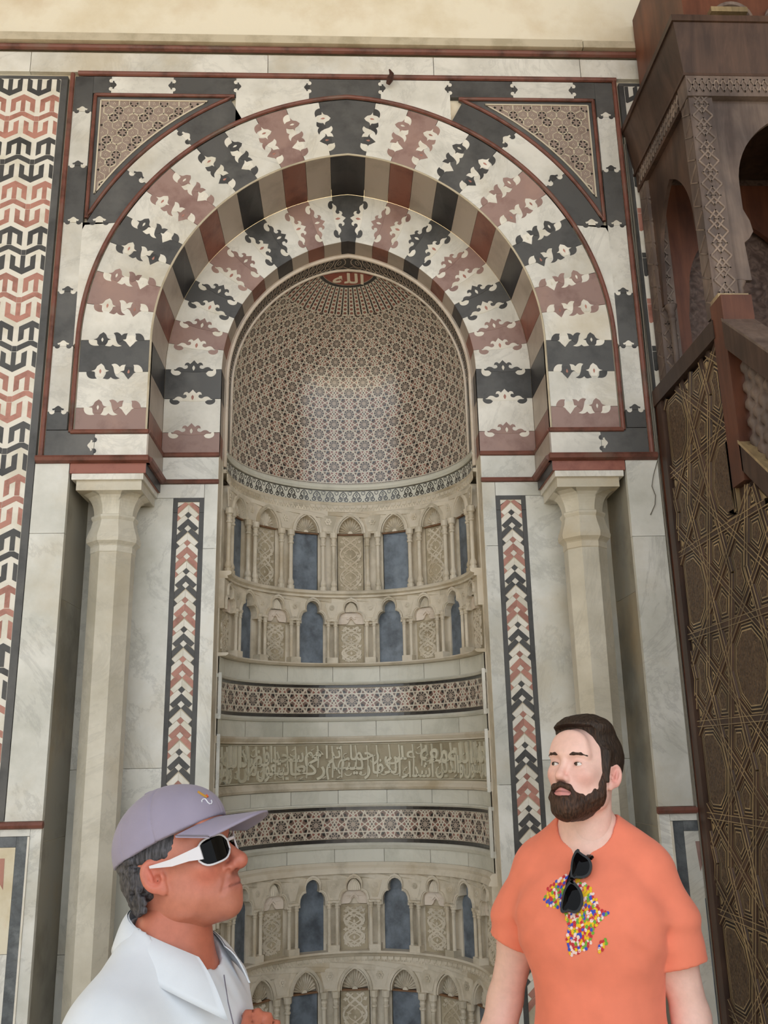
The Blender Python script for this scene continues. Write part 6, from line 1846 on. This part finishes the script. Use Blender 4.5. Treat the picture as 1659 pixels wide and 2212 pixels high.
# sunglasses hooked in the neckline
sg = empty('sunglasses', 'black glossy sunglasses hanging from the orange shirt neckline', 'sunglasses')
def cq(x, y): return cr(x, y, (1170, 1820), 8.508)
q1, n1 = hit(*cq(600, 760)); n1 = n1 if n1.dot(CAM-q1) > 0 else -n1
vw = (CAM-q1).normalized(); nn = (n1*.6+vw*.4).normalized()
upv = (Vector((0, 0, 1))-nn*nn.z).normalized(); rt = upv.cross(nn)
sg.location = q1+nn*.016
px_m = (CAM-q1).length/FPX/8.508*.99
def sgmap(x, y, w):
    c = Vector(q1)+nn*(.020+w)+rt*((x-600)*px_m)+upv*(-(y-760)*px_m); return tuple(c)
up_l = [(655, 250), (690, 240), (760, 300), (870, 365), (920, 440), (928, 520), (905, 610), (860, 670), (790, 705), (700, 712), (640, 705), (600, 740), (560, 700), (560, 600), (570, 480), (590, 380), (620, 310)]
lo_l = [(560, 745), (620, 760), (690, 830), (745, 910), (770, 1010), (760, 1120), (720, 1200), (670, 1255), (600, 1265), (520, 1235), (455, 1265), (400, 1262), (385, 1210), (400, 1120), (420, 1010), (450, 900), (500, 810)]
for nm, lp in (('upper', up_l), ('lower', lo_l)):
    fr = MB().plate(smoothloop(lp[::-1], 1), sgmap, -.004, .003).build('frame', M['blackgloss'], sg)
    cx_ = sum(p[0] for p in lp)/len(lp); cy_ = sum(p[1] for p in lp)/len(lp)
    ins2 = [(cx_+(x-cx_)*.80, cy_+(y-cy_)*.82) for x, y in lp]
    lm = MB(); b = 0; L2 = smoothloop(ins2[::-1], 1); ctr = sgmap(cx_, cy_, .0075)
    lm.v = [ctr]+[sgmap(cx_+(x-cx_)*t, cy_+(y-cy_)*t, .0075-.0045*t*t) for t in (.35, .7, 1.0) for x, y in L2]; n_ = len(L2)
    for j in range(n_): lm.f.append((0, 1+j, 1+(j+1) % n_))
    for k in range(2):
        for j in range(n_): lm.f.append((1+k*n_+j, 1+(k+1)*n_+j, 1+(k+1)*n_+(j+1) % n_, 1+k*n_+(j+1) % n_))
    lm.build('lens', M['lens'], fr, True)
MB().tube([sgmap(575, 735, .002), sgmap(600, 750, .004), sgmap(590, 770, .002)], .006, 8).build('bridge', M['blackgloss'], sg)
MB().tube([sgmap(900, 380, -.002), sgmap(925, 345, -.006), sgmap(905, 300, -.02), sgmap(800, 260, -.04)], .004, 6).build('temple', M['blackgloss'], sg)
MB().tube([sgmap(420, 1240, -.002), sgmap(405, 1150, -.010), sgmap(480, 800, -.014), sgmap(640, 330, -.012), sgmap(680, 200, -.018)], .0035, 6).build('temple', M['blackgloss'], sg)
# ---------------------------------------------------------------- man with the grey cap
Bm = empty('person', 'grey-haired man in a white collared shirt and grey cap, seen from the side', 'person')
OB = np.array(pix(388, 1873, -2.70)); RH = pose(-17, 21, 0); Bm.location = (OB[0]-.05, OB[1], FLOOR)
fB = np.array((math.cos(math.radians(-17)), math.sin(math.radians(-17)), 0)); NBB = OB+fB*(.006)+np.array((.0, 0, -.132)); RC = pose(-22, 0)
F = head_field(to_local(RH, OB, NBB+np.array((0, 0, -.05))), 1.02, 1.20, True, .0021, (.052, .062))
P, Fc = F.mesh(1)
C = np.tile(lin('#bf7a64'), (len(P), 1))
C = tone(C, blob(P, (0, .112, -.034), (.022, .022, .018)), '#b8635a', .6)
for s_ in (-1, 1):
    C = tone(C, blob(P, (s_*.045, .07, -.035), (.03, .035, .026)), '#c46a58', .6); C = tone(C, blob(P, (s_*.082, -.01, -.004), (.012, .024, .034)), '#cf6f5e', .7)
    C = tone(C, blob(P, (s_*.0075, .106, -.0465), (.0045, .006, .0035)), '#4a2620', .9)
C = tone(C, blob(P, (0, .07, -.10), (.05, .05, .035)), '#a8705f', .5); C = tone(C, blob(P, (0, .10, -.052), (.03, .02, .008)), '#8f6055', .7)
C = tone(C, blob(P, (0, .095, -.0660), (.022, .02, .0075))**.5, '#9a5a54', .75); C = tone(C, blob(P, (0, .098, -.0665), (.024, .03, .0014)), '#3d1f1e', .9)
C = tone(C, (P[:, 2] < -.12).astype(float), '#a9604e', .4)
C = tone(C, blob(P, (.0165, .109, -.022), (.0032, .008, .0034)), '#5a4038', .9)
headB = (xform(P, RH, OB), Fc); toneB = C
B = Field((-.36, -.24, -.80), (.36, .36, .08), .0065)
def torsoB(B, g_):
    B.add(ell((0, .005, -.24), (.165+g_, .125+g_, .22+g_)), .05); B.add(ell((0, .045, -.50), (.160+g_, .145+g_, .24+g_)), .06)
    for s in (-1, 1):
        B.add(cone((s*.03, -.03, -.060), (s*.145, -.03, -.110), .055+g_, .056+g_), .05); B.add(cone((s*.02, -.030, .015), (s*.10, -.035, -.060), .040+g_, .030+g_), .05)
torsoB(B, 0); B.add(cone((0, -.005, .04), (0, -.005, -.08), .060, .068), .04)
HW_ = to_local(RC, NBB, np.array(pix(532, 2350, -2.78)))     # wrist of the near hand
HW2 = to_local(RC, NBB, np.array(pix(640, 2420, -2.62)))
el1 = (.222, .02, -.39); el2 = (-.222, .03, -.39)
chain(B, [(.145, -.03, -.125), (.193, -.015, -.26), el1], [.050, .046, .042], .03); chain(B, [el1, tuple((np.array(el1)+HW_)/2), tuple(HW_)], [.043, .042, .029], .02)
chain(B, [(-.145, -.03, -.125), (-.193, -.01, -.26), el2], [.050, .046, .042], .03); chain(B, [el2, tuple((np.array(el2)+HW2)/2), tuple(HW2)], [.043, .042, .029], .02)
hand(B, HW_, to_local(RC, np.zeros(3), np.array((.25, .1, .95))), to_local(RC, np.zeros(3), np.array((-.2, .95, -.1))), 1.25, .92, 1)
hand(B, HW2, to_local(RC, np.zeros(3), np.array((.1, 0, 1))), to_local(RC, np.zeros(3), np.array((-1, .1, 0))), .45, .95, -1)
P2, F2 = B.mesh(2); C2 = np.tile(lin('#b9705a'), (len(P2), 1))
P_, F_ = join(headB, (xform(P2, RC, NBB), F2)); np_mesh('body', P_, F_, M['skinB'], Bm, np.concatenate([toneB, C2]))
# hair under the cap: curls at the nape and temple
H = Field((-.11, -.17, -.14), (.11, .06, .06), .0025); r_ = random.Random(2)
H.add(ell((0, -.034, .005), (.076, .080, .060)), .02)
for k in range(420):
    a = r_.uniform(-1.3, 1.3); zz = r_.uniform(-.052, .04); rr = .080-.35*max(0, -zz-.02)
    H.add(ell((.076*math.sin(a), -.026-rr*math.cos(a)*.95, zz), r_.uniform(.0035, .0075)), .002)
x, y, z = grid3(H)
H.V = np.maximum(H.V, np.minimum(y+.034, .034-z)).astype(np.float32); H.V = np.maximum(H.V, np.minimum(y-.035, 1)).astype(np.float32); H.V = np.maximum(H.V, -(z+.062)).astype(np.float32)
H2 = Field((-.11, -.17, -.14), (.11, .06, .06), .0025); H2.add(ell((0, -.014, .036), (.0775, .1005, .0905)), .01)
H2.V = np.maximum(np.maximum(H2.V, (.020-.10*y+.004*nz((x, y, z), 260, 3))-z), y-.034-.3*(z-.03)).astype(np.float32); H.V = np.minimum(H.V, H2.V)
H.V += (.0012*nz((x, y, z), 700, 9)).astype(np.float32)
p, f = H.mesh(1); np_mesh('hair', xform(p, RH, OB), f, M['greyhair'], Bm)
# cap
K = Field((-.11, -.15, -.04), (.11, .13, .17), .0028)
K.add(ell((0, -.012, .040), (.0870, .106, .106)), .02); K.add(ell((0, .034, .070), (.074, .074, .062)), .04)
x, y, z = grid3(K)
edge_ = z-(.048+.09*y)
K.V = np.maximum(K.V, -edge_).astype(np.float32)
K.V = np.maximum(K.V, -(np.sqrt((x/.0800)**2+((y+.016)/.1045)**2+((z-.036)/.108)**2)-1)*.09).astype(np.float32) if False else K.V
K.V += (.0012*nz((x, y, z), 40, 2)+.0020*np.exp(-((y-.012)/.0016)**2)*(z > .03)+.0016*np.exp(-(x/.0014)**2)*(z > .03)+.0012*np.exp(-((y+.06)/.0014)**2)).astype(np.float32)
p, f = K.mesh(1); cap_ = np_mesh('cap', xform(p, RH, OB), f, M['greycap'], Bm)
# brim
br = MB()
def brimf(s, t):
    a = (s*2-1)*1.18; ed = (math.sin(a)*.080, .016+math.cos(a)*.084)
    out = (math.sin(a)*.084*(1+.05*t), ed[1]+t*.092*math.cos(a*.80)**.7)
    z0 = .022+.30*max(0, ed[1])*1.0
    return (out[0], out[1], .0570-.010*(out[0]/.08)**2-.024*t)
n1_, n2_ = 40, 10
for off in (0, -.004):
    br.grid(lambda s, t: tuple(np.array(brimf(s, t))+np.array((0, 0, off))), n1_, n2_, off < 0)
kk = (n1_+1)*(n2_+1)
for i in range(n1_): br.f.append((i*(n2_+1)+n2_, (i+1)*(n2_+1)+n2_, kk+(i+1)*(n2_+1)+n2_, kk+i*(n2_+1)+n2_))
for j in range(n2_): br.f.append((j, j+1, kk+j+1, kk+j)); br.f.append((n1_*(n2_+1)+j, n1_*(n2_+1)+j+1, kk+n1_*(n2_+1)+j+1, kk+n1_*(n2_+1)+j))
pb = xform(np.array(br.v), RH, OB); mesh_obj('brim', [tuple(q) for q in pb], br.f, M['greycap'], cap_, True)
bt = MB().lathe([(.001, .1505), (.010, .149), (.012, .145), (.010, .141)], 12, (0, -.016)); mesh_obj('button', [tuple(q) for q in xform(np.array(bt.v), RH, OB)], bt.f, M['greycap'], cap_, True)
tcap = BVHTree.FromPolygons([tuple(q) for q in xform(p, RH, OB)], [tuple(int(i) for i in q) for q in f])
def stitch(nm, pts, col, rr):
    P0 = []
    for (x, y) in pts:
        h, n_ = hit(240+x/4.879, 1690+y/4.879, tcap)
        if h is None: continue
        n_ = n_ if n_.dot(CAM-h) > 0 else -n_; P0.append(h+n_*.0012)
    if len(P0) > 1: MB().tube(P0, rr, 6).build(nm, plain(nm+'_thread', col, .6), cap_)
stitch('white_stitching', [(955, 212), (952, 195), (965, 180), (985, 178), (1000, 192), (1015, 215), (1035, 230), (1052, 228), (1058, 210), (1050, 190)], '#e6e8f2', .0011)
stitch('yellow_stitching', [(915, 104), (935, 118), (960, 135), (985, 150), (1005, 162)], '#b98a35', .0022)
stitch('orange_stitching', [(995, 140), (1008, 150), (1016, 160)], '#d8582e', .0024)
# sunglasses he wears
sw_ = empty('sunglasses', 'white-framed wraparound sunglasses worn by the man in the grey cap', 'sunglasses')
sw_.location = tuple(OB+np.array(RH) @ np.array((0, .095, .005)))
def W(P): return [tuple(q) for q in xform(np.array(P, float), RH, OB)]
for s_ in (1, -1):
    def lensf(s, t, s_=s_, k=1.0, d=0.0):
        # wrapped lens: s from the nose outwards, t up
        a = .20+s*.92; xx = s_*(.083*math.sin(a))*.92; yy = .113-.062*(1-math.cos(a))*1.12+d
        zz = .0020+(t-.5)*.046*math.sqrt(max(.12, 1-abs(2*s-1)**3.2))-.003*s
        return (xx, yy, zz)
    g1 = MB().grid(lambda s, t: lensf(s, t), 16, 8); mesh_obj('lens', W(g1.v), g1.f, M['lens'], sw_, True)
    rim = [lensf(s/12, 0) for s in range(13)]+[lensf(1, t/5) for t in range(1, 5)]+[lensf(1-s/12, 1) for s in range(13)]+[lensf(0, 1-t/5) for t in range(1, 6)]
    rt_ = MB().tube(W(rim), .0020, 6); mesh_obj('rim', rt_.v, rt_.f, M['whiteframe'], sw_, True)
    tp = [(s_*.0700, .0835, .003), (s_*.0800, .062, .005), (s_*.0835, .030, .006), (s_*.0840, .008, .010), (s_*.0835, -.012, .014)]
    wd = [.0120, .0082, .0062, .0040, .0022]; tm = MB(); Pw = []
    for (q, w_) in zip(tp, wd):
        for dx, dz in ((-.0016, -w_), (.0016, -w_), (.0016, w_), (-.0016, w_)): Pw.append((q[0]+dx, q[1], q[2]+dz))
    fc = [(i*4+j, i*4+(j+1) % 4, (i+1)*4+(j+1) % 4, (i+1)*4+j) for i in range(4) for j in range(4)]+[(3, 2, 1, 0), (16, 17, 18, 19)]
    mesh_obj('temple', W(Pw), fc, M['whiteframe'], sw_)
bg = MB().tube(W([(.013, .113, .010), (0, .1165, .011), (-.013, .113, .010)]), .003, 6); mesh_obj('bridge', bg.v, bg.f, M['whiteframe'], sw_)
# shirt
S = Field((-.40, -.28, -.82), (.40, .38, .08), .0055)
torsoB(S, .017)
chain(S, [(.150, -.03, -.12), (.200, -.015, -.26), (.226, .02, -.40)], [.070, .070, .066], .05); chain(S, [(-.150, -.03, -.12), (-.200, -.01, -.26), (-.226, .03, -.40)], [.070, .070, .066], .05)
x, y, z = grid3(S); ax_ = np.abs(x)
S.V += (.005*nz((x, y, z*.6), 22, 31)+.0030*nz((x*.8+y*.4, y-z*.5, z*.6+x*.4), 62, 37)+.004*np.sin((y*.8+z*.5)*70+x*12)*np.exp(-((ax_-.12)/.07)**2-((z+.18)/.14)**2)).astype(np.float32)
S.V = np.maximum(S.V, -(z+.72)).astype(np.float32)
S.sub(cone((0, -.012, .14), (0, -.004, -.012), .077, .079), .006); S.sub(cone((0, .08, .03), (-.01, .17, -.13), .045, .012), .008)
pS2, fS2 = S.mesh(1); shirtB = np_mesh('shirt', xform(pS2, RC, NBB), fS2, M['whitecloth'], Bm)
# collar: stand and folded leaf with points
def WC(P): return [tuple(q) for q in xform(np.array(P, float), RC, NBB)]
for s_ in (1, -1):
    def leaf(u, t, s_=s_, th=0.0):
        a = PI-u*2.5              # from the nape round the side to the front
        front = max(0, (u-.55)/.45)
        r0, r1 = .076+th, .088+.022*min(1, u*2)+.028*front+th
        zt = .060-.068*u**1.6; fall = .050+.036*front**1.5
        r = r0+(r1-r0)*t; zz = zt+.010*math.sin(t*PI)-fall*t
        ex = .030*front*t if s_ > 0 else .004*front*t
        if s_ < 0: r1 -= .020*front; fall -= .022*front; r = r0+(r1-r0)*t; zz = zt+.010*math.sin(t*PI)-fall*t
        return (s_*r*math.sin(a), -.018+r*math.cos(a)*1.02+.022*front+ex, zz)
    g1 = MB().grid(lambda u, t: leaf(u, t, s_, .003), 30, 8); g1.grid(lambda u, t: leaf(u, t, s_, -.0005), 30, 8, True)
    n_ = 31*9
    for i in range(30): g1.f.append((i*9+8, (i+1)*9+8, n_+(i+1)*9+8, n_+i*9+8))
    for j in range(8): g1.f.append((30*9+j, 30*9+j+1, n_+30*9+j+1, n_+30*9+j))
    mesh_obj('collar', WC(g1.v), g1.f, M['whitecloth'], shirtB, True)
bS2 = BVHTree.FromPolygons(WC(pS2), [tuple(int(i) for i in q) for q in fS2])
pk = []
for u_, v_ in ((484, 2106), (486, 2120), (489, 2140), (493, 2165), (499, 2190), (504, 2212), (512, 2250)):
    h_, n_ = hit(u_, v_, bS2)
    if h_ is not None: pk.append(h_+(CAM-h_).normalized()*.002)
if len(pk) > 1: MB().tube(pk, .0009, 5).build('placket_seam', cloth('seam_grey', '#7d7886'), shirtB)
zfB = FLOOR-NBB[2]
T = Field((-.24, -.22, zfB-.02), (.24, .30, -.60), .012)
T.add(ell((0, .02, -.72), (.172, .145, .14)), .04)
for s in (-1, 1): chain(T, [(s*.09, 0, -.78), (s*.10, .01, -1.06), (s*.105, -.01, zfB+.04)], [.095, .075, .062], .03)
p, f = T.mesh(1); np_mesh('trousers', xform(p, RC, NBB), f, M['khaki'], Bm)
for s in (-1, 1):
    T = Field((s*.105-.09, -.16, zfB-.01), (s*.105+.09, .24, zfB+.14), .008); T.add(ell((s*.105, .05, zfB+.035), (.048, .135, .035)), .02).add(ell((s*.105, -.03, zfB+.06), (.045, .06, .05)), .02); T.keep(lambda x, y, z: -(z-zfB))
    p, f = T.mesh(1); np_mesh('shoe', xform(p, RC, NBB), f, M['shoe'], Bm)
# thin pen clipped at the shirt front
a_, b_p = pix(513, 2176, -2.74), pix(521, 2216, -2.74)
pn_ = empty('pen', 'thin dark pen with a silver clip at the white shirt front', 'pen', tuple(b_p))
MB().tube([a_, b_p, b_p+(b_p-a_)*.8], .0035, 8).build('barrel', M['blackgloss'], pn_); MB().tube([a_+Vector((-.003, -.003, -.002)), b_p+Vector((-.003, -.003, 0))], .0014, 6).build('clip', plain('steel', '#d8d8dc', .25, .6, 1.0), pn_)
